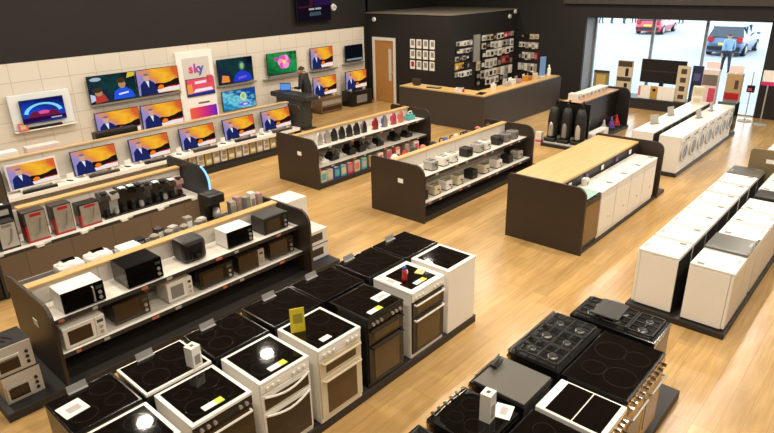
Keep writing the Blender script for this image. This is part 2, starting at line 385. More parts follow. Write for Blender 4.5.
# television gondola
g = thing('display_gondola', 'long low gondola of televisions in front of the television wall', 'display shelf', (6.6, 11.75, 0), 0, 'double sided display gondolas')
MB().box(-3.7, 3.15, .0, .95, 0, .12, PLINTH).build('plinth', g)
for a in (-3.7, 3.12): MB().prism(panel_outline(0, .95, 1.1, .1), 'x', a, a + .03, DGREY).build('end_panel', g)
MB().box(-3.67, 3.12, .44, .47, .12, 1.12, BACKW).build('back_panel', g)
MB().box(-3.7, 3.15, .42, .56, 1.12, 1.15, oak('pale_oak_cap', (206, 178, 136), (188, 158, 114))).build('oak_cap', g)
MB().box(-3.67, 3.12, .02, .44, .51, .54, WHITE2).build('shelf', g)
MB().box(-3.67, 3.12, .01, .022, .47, .545, PAPER).build('price_rail', g)
MB().box(-3.67, 3.12, .09, .44, .12, .16, DGREY).build('lower_shelf', g)
MB().box(-3.67, 3.12, .47, .9, .86, .88, WHITE2).build('rear_shelf', g)
# laundry counter with an oak worktop
g = thing('oak_top_counter', 'long dark laundry counter with broad oak worktop', 'counter', (9.9, 3.42, 0))
for a in (-1.7, 1.63):
    MB().prism(panel_outline(0, 1.34, 1.1, .16, .05), 'x', a, a + .04, DBROWN).build('end_panel', g)
MB().box(-1.66, 1.63, .5, 1.3, .06, 1.02, DGREY).build('carcass', g)
MB().box(-1.66, 1.63, .48, 1.3, 1.02, 1.06, OAK, .005).build('worktop', g)
MB().box(-1.66, 2.1, .02, 1.3, 0, .06, PLINTH).build('plinth', g)
for k in range(5): MB().box(-1.3 + .62 * k, -1.2 + .62 * k, .475, .482, .9, .98, PURPLE if k % 2 else PAPER).build('price_ticket', g)
# till counter (L plan)
g = thing('till_counter', 'L-shaped grey-brown till counter with thin oak top', 'counter', (13.9, 8.95, 0))
fr_ = mat('counter_front', (61, 54, 50), .45, noise=.04)
s = MB(); s.prism([(.0, 0), (4.5, 0), (4.5, .6), (.6, .6), (.6, 3.05), (0, 3.05)], 'z', .0, .97, fr_); s.build('carcass', g)
s = MB(); s.prism([(.04, .04), (4.46, .04), (4.46, .62), (.64, .62), (.64, 3.07), (.04, 3.07)], 'z', .97, 1.0, OAK); s.build('worktop', g)
# plinths of the islands
def island(label, x0, x1, y0, y1, name='display_plinth', h=.1):
    return tag(MB().box(-(x1 - x0) / 2, (x1 - x0) / 2, 0, y1 - y0, 0, h, PLINTH, .006).build(name, None, ((x0 + x1) / 2, y0, 0)), label, 'plinth', 'low black display plinths')
island('low black plinth under the double row of electric cookers', 1.0, 5.6, 3.6, 4.78)
island('low black plinth under the range cookers by bottom edge', 2.2, 5.7, 1.17, 2.32)
island('low black plinth under the double row of white freezers', 7.12, 11.7, 1.12, 2.3, h=.08)
island('low black plinth under the two back-to-back rows of washing machines', 13.05, 17.75, 3.56, 4.72, h=.08)

# ------------------------------------------------------------------ cookers
def hob_rings(s, w, d, z):
    for x, y, r_ in ((-.25, -.22, .2), (.24, -.24, .16), (-.25, .22, .15), (.22, .2, .2)):
        s.ring((x * w, y * d, z), 'z', r_ * w * .95, r_ * w, .0005, RINGM)
def cooker(label, x0, x1, y0, y1, rz=0., body=WHITE, rim=WHITE, rw=.035, style='double', h=.835, z=.1, panel=None, door=None, glass=OVENG, knob=WHITE2, hmat=None, group='freestanding cookers on the island'):
    w, d = x1 - x0, y1 - y0
    if abs(abs(rz) - pi / 2) < .1: w, d = d, w
    c = thing('cooker', label, 'cooker', ((x0 + x1) / 2, (y0 + y1) / 2, z), rz, group)
    panel = panel or body; door = door or body; hmat = hmat or body
    MB().box(-w / 2, w / 2, -d / 2 + .02, d / 2, 0, h - .03, body, .004).build('body', c)
    hb = MB().box(-w / 2 - .002, w / 2 + .002, -d / 2, d / 2, h - .03, h, rim, .006).build('hob', c)
    s = MB(); s.box(-w / 2 + rw, w / 2 - rw, -d / 2 + rw, d / 2 - rw, h - .002, h + .003, GLASSB); hob_rings(s, w - 2 * rw, d - 2 * rw, h + .003); s.build('hob_glass', hb)
    f = -d / 2 + .02
    cp = MB().box(-w / 2 + .005, w / 2 - .005, f - .018, f, h - .115, h - .034, panel, .004).build('control_panel', c)
    n = 6 if style != 'single' else 5
    for k in range(n):
        xx = -w / 2 + .07 + (w - .14) * k / (n - 1) * (.36 if k < 3 else 1) + (.0 if k < 3 else 0)
        if k >= 3: xx = w / 2 - .07 - (n - 1 - k) * .06
        else: xx = -w / 2 + .07 + k * .06
        MB().cyl((xx, f - .04, h - .075), (xx, f - .018, h - .075), .017, knob, n=12).build('knob', cp)
    dd = [(h - .31, h - .125), (.06, h - .32)] if style != 'single' else [(.06, h - .125)]
    for a, b in dd:
        dr = MB().box(-w / 2 + .008, w / 2 - .008, f - .02, f, a, b, door, .005).build('oven_door', c)
        if style == 'curved':
            MB().box(-w / 2 + .03, w / 2 - .03, f - .024, f - .02, a + .02, b - .05, glass).build('door_glass', dr)
            pts = [(-w / 2 + .03 + (w - .06) * t / 8, f - .035 - .02 * sin(pi * t / 8), b - .02 - .045 * sin(pi * t / 8)) for t in range(9)]
        else:
            MB().box(-w / 2 + .085, w / 2 - .085, f - .024, f - .02, a + .035, b - .07, glass).build('door_glass', dr)
            pts = [(-w / 2 + .04, f - .02, b - .03), (-w / 2 + .04, f - .05, b - .03), (w / 2 - .04, f - .05, b - .03), (w / 2 - .04, f - .02, b - .03)]
        MB().tube(pts, .011, hmat).build('handle', dr)
    return c
G1 = 'cookers in the front row of the island'; G2 = 'cookers in the rear row of the island'
cooker('white cooker with its plain white side to the aisle, end of island', 5.01, 5.57, 3.61, 4.17, pi / 2, rw=.05, group=G1)
cooker('white double oven cooker with red and blue figure standing on its hob', 4.34, 4.92, 3.6, 4.17, rw=.07, glass=BRONZE, door=BLACK, style='double', group=G1)
cooker('black double oven cooker between two white ones, front row', 3.65, 4.2, 3.6, 4.17, body=ENAMB, rim=ENAMB, glass=BRONZE, knob=STEEL, hmat=BLACK, group=G1)
cooker('cream-fronted double oven cooker with a yellow flag card on its hob', 2.97, 3.53, 3.58, 4.17, door=CREAM, glass=BRONZE, hmat=CREAM, group=G1)
cooker('white cooker with two dark glass doors and bowed handles', 2.33, 2.88, 3.6, 4.17, style='curved', group=G1)
cooker('white single-oven cooker with a black knob panel along its front', 1.68, 2.24, 3.58, 4.16, panel=BLACK, door=OVENG, style='single', knob=STEEL, group=G1)
cooker('white-rimmed cooker at the near left corner of the island', 1.05, 1.6, 3.6, 4.14, style='curved', group=G1)
cooker('black flush-topped cooker behind the plain white end cooker', 4.97, 5.59, 4.21, 4.77, pi, body=ENAMB, rim=ENAMB, rw=.02, group=G2)
cooker('black cooker behind the white one with the red figure', 4.31, 4.94, 4.21, 4.77, pi, body=ENAMB, rim=ENAMB, rw=.03, group=G2)
cooker('black cooker behind the black double oven cooker', 3.62, 4.24, 4.21, 4.77, pi, body=ENAMB, rim=ENAMB, rw=.02, group=G2)
cooker('black cooker behind the cream-fronted cooker with the yellow card', 2.97, 3.60, 4.21, 4.77, pi, body=ENAMB, rim=ENAMB, rw=.02, group=G2)
cooker('black cooker behind the cooker with bowed handles', 2.30, 2.91, 4.21, 4.77, pi, body=ENAMB, rim=ENAMB, rw=.02, group=G2)
cooker('black-topped cooker with a thin white hob rim, behind the white cooker with black knob panel', 1.64, 2.26, 4.21, 4.74, pi, body=ENAMB, rim=WHITE, rw=.022, group=G2)
cooker('black cooker with a white leaflet on its hob, island corner nearest the ovens', 1.04, 1.6, 4.19, 4.75, pi, body=mat('brown_side', (66, 46, 28), .3), rim=ENAMB, rw=.02, group=G2)
HT = .9385
def ticket(label, x, y, z, rz=.0, lime=True):
    t = thing('price_ticket', label, 'price ticket', (x, y, z), rz, 'tickets lying on the hobs')
    MB().box(-.095, .02, -.032, .032, 0, .004, PAPER).build('ticket_card', t)
    if lime: MB().box(.02, .09, -.034, .034, 0, .004, LIME).build('energy_panel', t)
    return t
ticket('white and lime ticket on hob of the cooker with bowed handles', 2.6, 3.7, HT)
ticket('white and lime ticket on hob of the cooker with black knob panel', 1.94, 3.69, HT)
ticket('white and lime ticket at the front of the black double oven cooker', 3.84, 3.68, HT)
ticket('white ticket at the front of the cream-fronted cooker', 3.2, 3.69, HT, lime=False)
ticket('white and lime ticket at the front of the cooker with red figure', 4.62, 3.72, HT)
def leaflet(label, x, y, z, w=.15, d=.21, rz=0., m=PAPER):
    t = thing('leaflet', label, 'leaflet', (x, y, z), rz, 'leaflets on appliances')
    MB().box(-w / 2, w / 2, -d / 2, d / 2, 0, .004, m).build('sheet', t)
    MB().box(-w * .25, w * .3, -d * .25, d * .15, .004, .005, LGREY).build('printed_panel', t)
    return t
leaflet('white leaflet on the black corner cooker nearest the silver ovens', 1.17, 4.5, HT, .19, .19, .1)
leaflet('white leaflet on the black double oven cooker', 4.08, 3.82, HT, .2, .12, 0)
leaflet('white tickets strip on the hob of the cooker with red figure', 4.4, 3.98, HT, .1, .28, 0)
leaflet('yellowish card lying on hob behind the red figure', 4.8, 3.86, HT, .12, .1, .3, mat('pale_yellow_card', (216, 200, 120), .6))
# flag card and figure
t = thing('flag_card', 'bright yellow folded card standing on the cream-fronted cooker', 'card', (3.07, 3.97, HT), -.5)
MB().box(-.07, .07, -.004, .004, 0, .26, YELLOW).build('card', t); MB().box(-.04, .05, -.006, -.004, .1, .2, mat('yellow_card_print', (150, 140, 40), .6)).build('printed_panel', t)
t = thing('figurine', 'small red and blue figure standing on a white cooker hob', 'ornament', (4.52, 3.86, HT))
s = MB(); s.lathe(0, 0, [(.03, 0), (.034, .02), (.026, .09), (.03, .12), (.01, .135)], RED, 12); s.build('body', t, smooth=True)
s = MB(); s.ell((0, 0, .155), (.026, .026, .028), BLUE); s.build('head', t, smooth=True)
s = MB(); s.ell((.03, -.01, .1), (.014, .014, .03), PAPER); s.build('arm', t, smooth=True)
def carton(label, x, y, z, w, d, h, rz=0., m=WHITE2, m2=GREYP, red=True):
    t = thing('carton', label, 'box', (x, y, z), rz, 'cartons standing on appliances')
    MB().box(-w / 2, w / 2, -d / 2, d / 2, 0, h, m, .003).build('body', t)
    MB().box(w / 2, w / 2 + .002, -d * .35, d * .35, h * .45, h * .85, m2).build('printed_panel', t)
    MB().box(-w * .3, w * .3, -d / 2 - .002, -d / 2, h * .15, h * .6, m2).build('printed_panel', t)
    MB().box(-w * .15, w * .15, -d * .15, d * .15, h, h + .002, mat('dark_print', (60, 56, 56), .6)).build('printed_panel', t)
    return t
carton('slim white carton standing between the front and rear rows of cookers', 2.13, 4.27, HT, .1, .1, .2, .2)
carton('slim white carton standing on the oval-topped range cooker', 3.22, 1.93, .932, .1, .09, .25, .1)
leaflet('white leaflet beside the slim carton on the range cookers', 3.37, 1.88, .932, .17, .14, .3)
for k, (x, n) in enumerate(((1.3, 'black corner cooker with the leaflet'), (1.9, 'black cooker with thin white rim'), (2.55, 'black cooker behind the bowed-handle cooker'), (3.3, 'black cooker behind the cream-fronted one'), (3.9, 'black cooker behind the black double oven'), (4.5, 'black cooker behind the red figure'), (5.25, 'rear corner cooker at the aisle end'))):
    t = thing('ticket_holder', 'clear upright ticket holder on rear edge of the ' + n, 'ticket holder', (x, 4.71, HT), 0, 'ticket holders on the rear cookers')
    MB().box(-.08, .08, -.02, .02, 0, .004, ACRYL).build('base', t); MB().obox(0, .012, .004, .16, .004, .055, ACRYL, 0, 0, -.3).build('ticket_face', t)

# ------------------------------------------------------------------ range cookers
GR = 'range cookers on the near plinth'
def range_base(label, x0, x1, y0, y1, rz, top, body=ENAMB, front=BRONZE2, nk=9, rail=STEEL, h=.825):
    w, d = x1 - x0, y1 - y0
    if abs(abs(rz) - pi / 2) < .1: w, d = d, w
    c = thing('range_cooker', label, 'cooker', ((x0 + x1) / 2, (y0 + y1) / 2, .1), rz, GR)
    MB().box(-w / 2, w / 2, -d / 2 + .03, d / 2, 0, h - .04, body, .004).build('body', c)
    tp = MB().box(-w / 2, w / 2, -d / 2, d / 2, h - .04, h, top, .008).build('hob', c)
    f = -d / 2 + .03
    cp = MB().box(-w / 2 + .005, w / 2 - .005, f - .03, f, h - .14, h - .045, front, .004).build('control_panel', c)
    for k in range(nk):
        xx = -w / 2 + .06 + (w - .12) * k / (nk - 1); MB().cyl((xx, f - .065, h - .09), (xx, f - .03, h - .09), .017, CHROME, n=12).build('knob', cp)
    ds = [(-w / 2 + .01, -.005), (.005, w / 2 - .01)] if w > .7 else [(-w / 2 + .01, w / 2 - .01)]
    for a, b in ds:
        dr = MB().box(a, b, f - .03, f, .1, h - .16, front, .005).build('oven_door', c)
        MB().box(a + .07, b - .07, f - .033, f - .03, .2, h - .3, OVENG).build('door_glass', dr)
        MB().tube([(a + .04, f - .03, h - .2), (a + .04, f - .07, h - .2), (b - .04, f - .07, h - .2), (b - .04, f - .03, h - .2)], .011, rail).build('handle', dr)
    return c, tp, w, d, h
def gas_top(tp, w, d, h, n=3):
    s = MB().box(-w / 2 + .03, w / 2 - .03, -d / 2 + .03, d / 2 - .03, h - .001, h + .003, mat('glossy_hob_enamel', (56, 55, 55), .2, .7)); s.build('hob_tray', tp)
    bw = (w - .08) / n
    for k in range(n):
        x0 = -w / 2 + .04 + k * bw; x1 = x0 + bw - .01; s = MB(); t = .006; z = h + .035
        ys = [-d / 2 + .05, 0, d / 2 - .05]
        for y in ys: s.box(x0, x1, y - t, y + t, z - .012, z, IRON)
        for x in (x0 + t, x1 - t): s.box(x - t, x + t, ys[0], ys[-1], z - .012, z, IRON)
        for yc in (ys[0] / 2, ys[-1] / 2):
            xc = (x0 + x1) / 2
            s.box(x0, xc - .03, yc - .004, yc + .004, z - .01, z + .004, IRON); s.box(xc + .03, x1, yc - .004, yc + .004, z - .01, z + .004, IRON)
            s.box(xc - .004, xc + .004, yc - d * .2, yc - .03, z - .01, z + .004, IRON); s.box(xc - .004, xc + .004, yc + .03, yc + d * .2, z - .01, z + .004, IRON)
        for x in (x0 + t, x1 - t):
            for y in ys[::2]: s.box(x - t, x + t, y - t, y + t, h, z, IRON)
        s.build('pan_support', tp)
        for yc in (ys[0] / 2, ys[-1] / 2):
            xc = (x0 + x1) / 2; r_ = .045 if (k + (yc > 0)) % 2 else .034
            s = MB(); s.lathe(xc, yc, [(r_, h + .003), (r_, h + .014), (r_ * .9, h + .018)], STEEL, 14); s.lathe(xc, yc, [(r_ * .8, h + .018), (r_ * .78, h + .026), (r_ * .3, h + .028)], IRON, 14); s.build('burner', tp)
c, tp, w, d, h = range_base('black gas range cooker at the far end, grey plate lying across its burners', 5.06, 5.53, 1.32, 2.15, pi / 2, ENAMB); gas_top(tp, w, d, h, 3)
c, tp, w, d, h = range_base('black gas hob range with shiny burners behind the big glass-topped range', 4.1, 4.99, 1.78, 2.28, pi, ENAMB); gas_top(tp, w, d, h, 3)
MB().box(-.44, .44, -.26, -.245, .825, .84, CHROME).build('hob_rail', c)
c, tp, w, d, h = range_base('wide black glass-topped range cooker with a row of knobs', 4.11, 4.99, 1.19, 1.76, 0, ENAMB, nk=10)
s = MB().box(-w / 2 + .015, w / 2 - .015, -d / 2 + .02, d / 2 - .02, h - .001, h + .003, GLASSB); hob_rings(s, w * .8, d * .9, h + .003); s.build('hob_glass', tp)
c, tp, w, d, h = range_base('black range cooker with flat grey lid closed over its hob', 3.51, 4.0, 1.78, 2.3, pi, ENAMB, nk=6)
MB().box(-w / 2 + .02, w / 2 - .02, -d / 2 + .03, d / 2 - .01, h, h + .02, GREYT, .004).build('lid', c)
s = MB(); s.box(-.18, .18, -.25, -.235, h, h + .035, CHROME); s.build('lid_hinge', c)
c, tp, w, d, h = range_base('range cooker with white frame around a split black glass hob', 3.6, 4.05, 1.17, 1.73, 0, WHITE, body=WHITE, nk=6, rail=CHROME)
s = MB(); s.box(-w / 2 + .022, w / 2 - .022, -d / 2 + .04, -.02, h - .001, h + .003, GLASSB); s.box(-w / 2 + .022, w / 2 - .022, -.01, d / 2 - .075, h - .001, h + .003, GLASSB); s.build('hob_glass', tp)
c, tp, w, d, h = range_base('low black range cooker beside the white-framed one', 3.04, 3.56, 1.18, 1.73, 0, ENAMB, nk=6)
s = MB().box(-w / 2 + .02, w / 2 - .02, -d / 2 + .02, d / 2 - .02, h - .001, h + .003, GLASSB); hob_rings(s, w * .8, d * .8, h + .003); s.build('hob_glass', tp)
# oval-topped cooker, knobs to the far side
c, tp, w, d, h = range_base('black range cooker with rounded hob and knobs along its far edge', 2.92, 3.44, 1.78, 2.29, pi, ENAMB, nk=7, rail=CHROME)
ov = []
for i in range(28):
    a = 2 * pi * i / 28; ov.append((.235 * abs(cos(a)) ** .6 * (1 if cos(a) > 0 else -1), .225 * abs(sin(a)) ** .6 * (1 if sin(a) > 0 else -1)))
s = MB().prism(ov, 'z', h - .001, h + .006, GLASSB); hob_rings(s, .4, .38, h + .006); s.build('hob_glass', tp)
s = MB()
for q in range(7): s.cyl((-.22 + .06 * q, -.215 - .012 * sin(pi * q / 7), h + .006), (-.16 + .06 * q, -.215 - .012 * sin(pi * (q + 1) / 7), h + .006), .007, CHROME, n=6)
s.build('chrome_edge', tp)
for q in range(6): MB().cyl((-.2 + .08 * q, -.236, h), (-.2 + .08 * q, -.236, h + .03), .017, CHROME, n=12).build('knob', tp)
c, tp, w, d, h = range_base('partly seen black gas cooker at the bottom edge of the picture', 2.28, 2.84, 1.78, 2.3, pi, ENAMB, nk=6, rail=CHROME); gas_top(tp, w, d, h, 2)
t = thing('griddle_plate', 'flat dark grey griddle plate lying on the far gas range', 'griddle', (5.31, 1.84, .9645), .05)
MB().box(-.17, .17, -.13, .13, 0, .02, mat('griddle_grey', (64, 62, 60), .3), .004).build('plate', t); MB().box(.17, .2, -.06, .06, .006, .016, ACRYL).build('ticket', t)
t = thing('ticket_holder', 'small black ticket block at rear edge of the grey-lidded range', 'ticket holder', (3.83, 2.23, .9605), .1)
MB().box(-.07, .07, -.03, .03, 0, .02, BLACK).build('base', t); MB().obox(0, .01, .02, .13, .005, .05, ACRYL).build('ticket_face', t)

# ------------------------------------------------------------------ white goods
def freezer(key, w, d, h, top=WHITE, body=WHITE, handle=False):
    def fn():
        c = thing('freezer', '', 'freezer')
        MB().box(-w / 2, w / 2, -d / 2 + .04, d / 2, .02, h - .035, body, .004).build('body', c)
        MB().box(-w / 2 + .002, w / 2 - .002, -d / 2, -d / 2 + .037, .03, h - .04, body, .006).build('door', c)
        MB().box(-w / 2, w / 2, -d / 2, d / 2, h - .032, h, top, .008).build('top_panel', c)
        MB().box(-w / 2 + .01, w / 2 - .01, d / 2, d / 2 + .006, .02, h - .04, DGREY).build('back_panel', c)  # back coloured dark so the gap between the rows reads as shaded
        MB().box(-w / 2 + .03, -w / 2 + .09, d / 2 - .14, d / 2 - .06, h, h + .0015, GREYP).build('energy_label', c)
        MB().box(w * .05, w * .3, -d / 2 + .03, -d / 2 + .06, h, h + .0015, LGREY).build('rating_label', c)
        MB().box(-w / 2 + .02, w / 2 - .02, -d / 2 + .06, d / 2 - .02, 0, .02, BLACK).build('foot', c)
        if handle: MB().tube([(-w / 2 + .03, -d / 2 + .02, h), (-w / 2 + .03, -d / 2 - .01, h + .03), (w / 2 - .03, -d / 2 - .01, h + .03), (w / 2 - .03, -d / 2 + .02, h)], .012, CHROME).build('handle', c)
        return c
    return fn
GL, GRR = 'freezers in the left-hand row of the white island', 'freezers in the right-hand row of the white island'
LX = [7.17, 7.75, 8.32, 8.87, 9.42, 10.0, 10.62, 11.2]
for k in range(7):
    w = .5; cx = (LX[k] + LX[k + 1]) / 2
    make('frzL', freezer('L', .53, .49, .77), (cx, 2.01, .08), pi,
         f'white freezer, {ORD[k + 1]} from the near end of the row beside the laundry counter', GL)
make('frzG', freezer('G', .5, .49, .77, GREYT, WHITE), (11.47, 2.01, .08), pi, 'white freezer with dark grey top at the far end of its row', GL)
RXS = [(7.44, 'near end, in front of the grey-topped one'), (8.62, 'just behind the grey-topped one'), (9.19, 'second behind the grey-topped one'), (9.77, 'third behind the grey-topped one'), (10.85, 'fourth behind the grey-topped one'), (11.4, 'last one before the olive-brown panel')]
for k, (cx, t) in enumerate(RXS):
    make('frzL', None, (cx, 1.39, .08), 0, 'white freezer in the right-hand row, ' + t, GRR)
make('frzS', freezer('S', .53, .49, .8, mat('steel_grey_top', (112, 111, 107), .28, .3), WHITE, True), (8.0, 1.39, .08), 0, 'freezer with shiny grey top and chrome front handle', GRR)
t = thing('black_case', 'small black case sitting in the gap between white freezers', 'box', (10.3, 1.4, .08)); MB().box(-.2, .2, -.2, .2, 0, .8, BLACK, .01).build('body', t); MB().box(-.16, .16, -.203, -.2, .1, .5, PRINTD).build('printed_panel', t)
# panel at the end of the white island
t = thing('divider', 'tall olive-brown end panel behind the grey-topped freezer', 'display panel', (11.8, 1.5, 0))
MB().prism(panel_outline(-.62, .56, 1.18, .12), 'x', 0, .05, OLIVE).build('panel', t); MB().box(-.006, 0, .1, .3, .95, 1.02, PAPER).build('name_plate', t); MB().box(-.05, .4, -.5, .5, 0, .08, PLINTH).build('base', t)

def washer():
    w, d, h = .57, .46, .78
    c = thing('washing_machine', '', 'washing machine')
    MB().box(-w / 2, w / 2, -d / 2 + .02, d / 2, 0, h - .03, WHITE, .008).build('body', c)
    MB().box(-w / 2, w / 2, -d / 2 + .01, d / 2, h - .028, h, WHITE, .008).build('top_panel', c)
    MB().box(-w / 2 + .01, w / 2 - .01, d / 2, d / 2 + .006, .02, h - .03, DGREY).build('back_panel', c)  # dark back added to put shade into the gap between the rows
    cp = MB().box(-w / 2 + .005, w / 2 - .005, -d / 2 + .004, -d / 2 + .02, h - .14, h - .035, WHITE2, .004).build('control_panel', c)
    MB().cyl((.02, -d / 2 - .018, h - .088), (.02, -d / 2 + .004, h - .088), .026, STEEL, n=14).build('dial', cp)
    MB().box(.1, .24, -d / 2 + .001, -d / 2 + .004, h - .11, h - .07, BLACK).build('display', cp)
    MB().box(-w / 2 + .02, -w / 2 + .18, -d / 2, -d / 2 + .004, h - .125, h - .05, WHITE).build('detergent_drawer', cp)
    dr = MB().ring((0, -d / 2 + .02, .42), 'y', .145, .2, .035, mat('pale_door_ring', (196, 194, 190), .25, .2)).build('door', c)
    s = MB(); s.cyl((0, -d / 2 + .012, .42), (0, -d / 2 - .008, .42), .146, mat('porthole_glass', (30, 30, 33), .12)); s.build('door_glass', dr)
    return c
GW = 'washing machines facing the aisle'; GW2 = 'washing machines facing the till'
for k in range(7):
    make('washer', washer, (13.37 + .59 * k, 3.79, .08), 0, f'white washing machine with porthole to the aisle, {ORD[k + 1]} from the near end', GW)
for k in range(7):
    make('washer', washer, (13.45 + .59 * k, 4.4, .08), pi, f'white washing machine with its back to the aisle row, {ORD[k + 1]} from the near end', GW2)
make('washer', washer, (13.45, 1.85, 0), 0, 'white washing machine behind the olive-brown panel, nearer one')
make('washer', washer, (14.1, 1.85, 0), 0, 'white washing machine behind the olive-brown panel, farther one')
# a dark glass-fronted dryer closes the row
t = thing('tumble_dryer', 'dark glass-fronted dryer closing the far end of washing machines', 'tumble dryer', (17.5, 3.79, .08))
MB().box(-.15, .25, -.2, .22, 0, .82, mat('teal_grey_shell', (86, 104, 108), .25), .01).build('body', t); MB().box(-.13, .23, -.212, -.2, .1, .79, GLASSB).build('door', t)
# dark integrated appliance and white appliances under the laundry counter
t = thing('dishwasher', 'dishwasher with bronze mirror front, nearest under the oak worktop', 'dishwasher', (8.56, 3.66, .06))
MB().box(-.27, .27, -.2, .2, 0, .81, ENAMB, .006).build('body', t); MB().box(-.26, .26, -.215, -.2, .08, .72, mat('bronze_mirror', (120, 94, 60), .2, .3)).build('door', t); MB().box(-.26, .26, -.215, -.2, .73, .8, BLACK).build('control_panel', t)
MB().box(-.26, .26, -.18, .18, .81, .814, mat('teal_sheet', (150, 186, 178), .5)).build('top_sheet', t)
def dryer():
    w, d, h = .6, .44, .81
    c = thing('tumble_dryer', '', 'tumble dryer')
    MB().box(-w / 2, w / 2, -d / 2 + .02, d / 2, 0, h - .03, WHITE, .006).build('body', c)
    MB().box(-w / 2, w / 2, -d / 2, d / 2, h - .028, h, WHITE, .008).build('top_panel', c)
    MB().box(-w / 2 + .006, w / 2 - .006, -d / 2 + .005, -d / 2 + .02, .08, h - .14, WHITE, .006).build('door', c)
    MB().box(-w / 2 + .006, w / 2 - .006, -d / 2 + .005, -d / 2 + .02, h - .13, h - .035, WHITE2, .004).build('control_panel', c)
    MB().cyl((w * .12, -d / 2 - .008, .3), (w * .12, -d / 2 + .005, .3), .025, CREAM, n=12).build('badge', c)
    MB().box(w / 2 - .12, w / 2 - .04, -d / 2 + .06, -d / 2 + .16, h, h + .0015, GREYP).build('energy_label', c)
    return c
for k in range(4):
    make('dryer', dryer, (9.16 + .62 * k, 3.665, .06), 0, f'white dryer under the oak worktop, {ORD[k + 1]} after the bronze-fronted dishwasher', 'white dryers under the oak worktop')
carton('small white carton on top of the nearest white dryer', 9.0, 3.8, .8715, .1, .09, .12, 0)

# ------------------------------------------------------------------ microwaves and ovens
GM = 'microwaves and ovens on the gondola'
def microwave(label, cx, z, yf, w, d, h, body, doorm, glass=GLASSB, window=True, handle=False, cpm=None, name='microwave', group=GM):
    c = thing(name, label, 'microwave' if name == 'microwave' else 'oven', (cx, yf + d / 2, z), 0, group)
    MB().box(-w / 2, w / 2, -d / 2 + .02, d / 2, .012, h, body, .008).build('body', c)
    for sx in (-1, 1): MB().box(sx * w * .38 - .02, sx * w * .38 + .02, -d / 2 + .04, d / 2 - .04, 0, .012, BLACK).build('foot', c)
    xs = w * .26
    dr = MB().box(-w / 2, xs - .003, -d / 2, -d / 2 + .02, .014, h - .002, doorm, .004).build('door', c)
    if window: MB().box(-w / 2 + .045, xs - .045, -d / 2 - .003, -d / 2, .05, h - .045, glass).build('door_glass', dr)
    if handle: MB().tube([(xs - .02, -d / 2, .04), (xs - .02, -d / 2 - .03, .05), (xs - .02, -d / 2 - .03, h - .04), (xs - .02, -d / 2, h - .03)], .009, STEEL).build('handle', dr)
    cp = MB().box(xs, w / 2, -d / 2, -d / 2 + .02, .014, h - .002, cpm or doorm, .004).build('control_panel', c)
    MB().box(xs + .02, w / 2 - .02, -d / 2 - .002, -d / 2, h - .08, h - .045, mat('green_grey_display', (60, 74, 70), .2)).build('display', cp)
    for k in range(2): MB().cyl(((xs + w / 2) / 2, -d / 2 - .016, h * .25 + k * h * .25), ((xs + w / 2) / 2, -d / 2, h * .25 + k * h * .25), .02, STEEL, n=12).build('knob', cp)
    return c
Z1, Z2 = .79, .40
microwave('white-cased microwave with black door, top shelf left end', 2.03, Z1, 6.32, .45, .31, .25, WHITE, GLASSB, window=False, handle=True)
microwave('large black microwave, second along the top shelf', 2.74, Z1, 6.33, .44, .38, .27, ENAMB, GLASSB, window=False)
microwave('white-cased microwave with black door and pale side, top shelf middle', 4.1, Z1, 6.36, .4, .3, .24, WHITE, GLASSB, window=False)
microwave('black toaster oven with two dark windows, top shelf right end', 4.7, Z1, 6.36, .42, .3, .25, BLACK, BLACK, OVENG, handle=False, name='mini_oven')
microwave('off-white microwave with brown window, lower shelf left end', 1.95, Z2, 6.28, .45, .34, .26, WHITE2, WHITE2, OVENG)
microwave('brown-black microwave, second along the lower shelf', 2.52, Z2, 6.34, .42, .34, .26, mat('brown_black', (44, 34, 28), .3), OVENG, OVENG)
t = microwave('pale grey halogen oven with a square grey window, lower shelf', 3.14, Z2, 6.34, .34, .3, .26, WHITE2, WHITE2, GREYP, name='mini_oven')
microwave('black microwave right of the pale grey oven, lower shelf', 3.66, Z2, 6.33, .5, .36, .26, ENAMB, GLASSB, OVENG)
microwave('brown microwave with silver control strip, lower shelf', 4.2, Z2, 6.31, .42, .34, .26, mat('brown_black', (44, 34, 28), .3), OVENG, OVENG, cpm=STEEL)
microwave('brown-fronted microwave at right end of the lower shelf', 4.74, Z2, 6.33, .42, .34, .26, mat('dark_bronze', (58, 42, 32), .3), OVENG, OVENG)
t = thing('air_fryer', 'rounded black air fryer, third along the top shelf', 'air fryer', (3.45, 6.55, Z1), 0, GM)
MB().box(-.165, .165, -.16, .16, 0, .3, BLACK, .06).build('body', t)
MB().box(-.07, .07, -.185, -.15, .05, .16, ENAMB, .008).build('basket', t); s = MB(); s.box(-.02, .02, -.24, -.18, .09, .12, BLACK, .006); s.build('handle', t)
# silver mini ovens on the plinth
GO = 'stacked silver mini ovens'
for k, zz in enumerate((.1, .43)):
    c = thing('mini_oven', ('silver mini oven on the plinth, lower of the stack', 'silver mini oven topmost of the stack at the left edge')[k], 'oven', (1.25 - .02 * k, 6.4, zz), 0, GO)
    MB().box(-.18, .18, -.15, .19, .0, .31, mat('silver_shell', (200, 194, 184), .35, .1), .006).build('body', c)
    MB().box(-.176, .176, -.14, .185, .31, .32, BLACK).build('top_plate', c)
    dr = MB().box(-.165, .06, -.168, -.15, .03, .21, MATS['silver_shell'], .004).build('door', c)
    MB().box(-.145, .04, -.171, -.168, .05, .17, OVENG).build('door_glass', dr)
    MB().tube([(-.13, -.168, .19), (-.13, -.19, .19), (.03, -.19, .19), (.03, -.168, .19)], .007, CHROME).build('handle', dr)
    for q in range(3): MB().cyl((.12, -.168, .07 + .06 * q), (.12, -.15, .07 + .06 * q), .016, BLACK, n=12).build('knob', c)
    for q in (-.05, .02): MB().obox(q, .0, .32, .02, .14, .004, CHROME, .5).build('rack_bar', c)
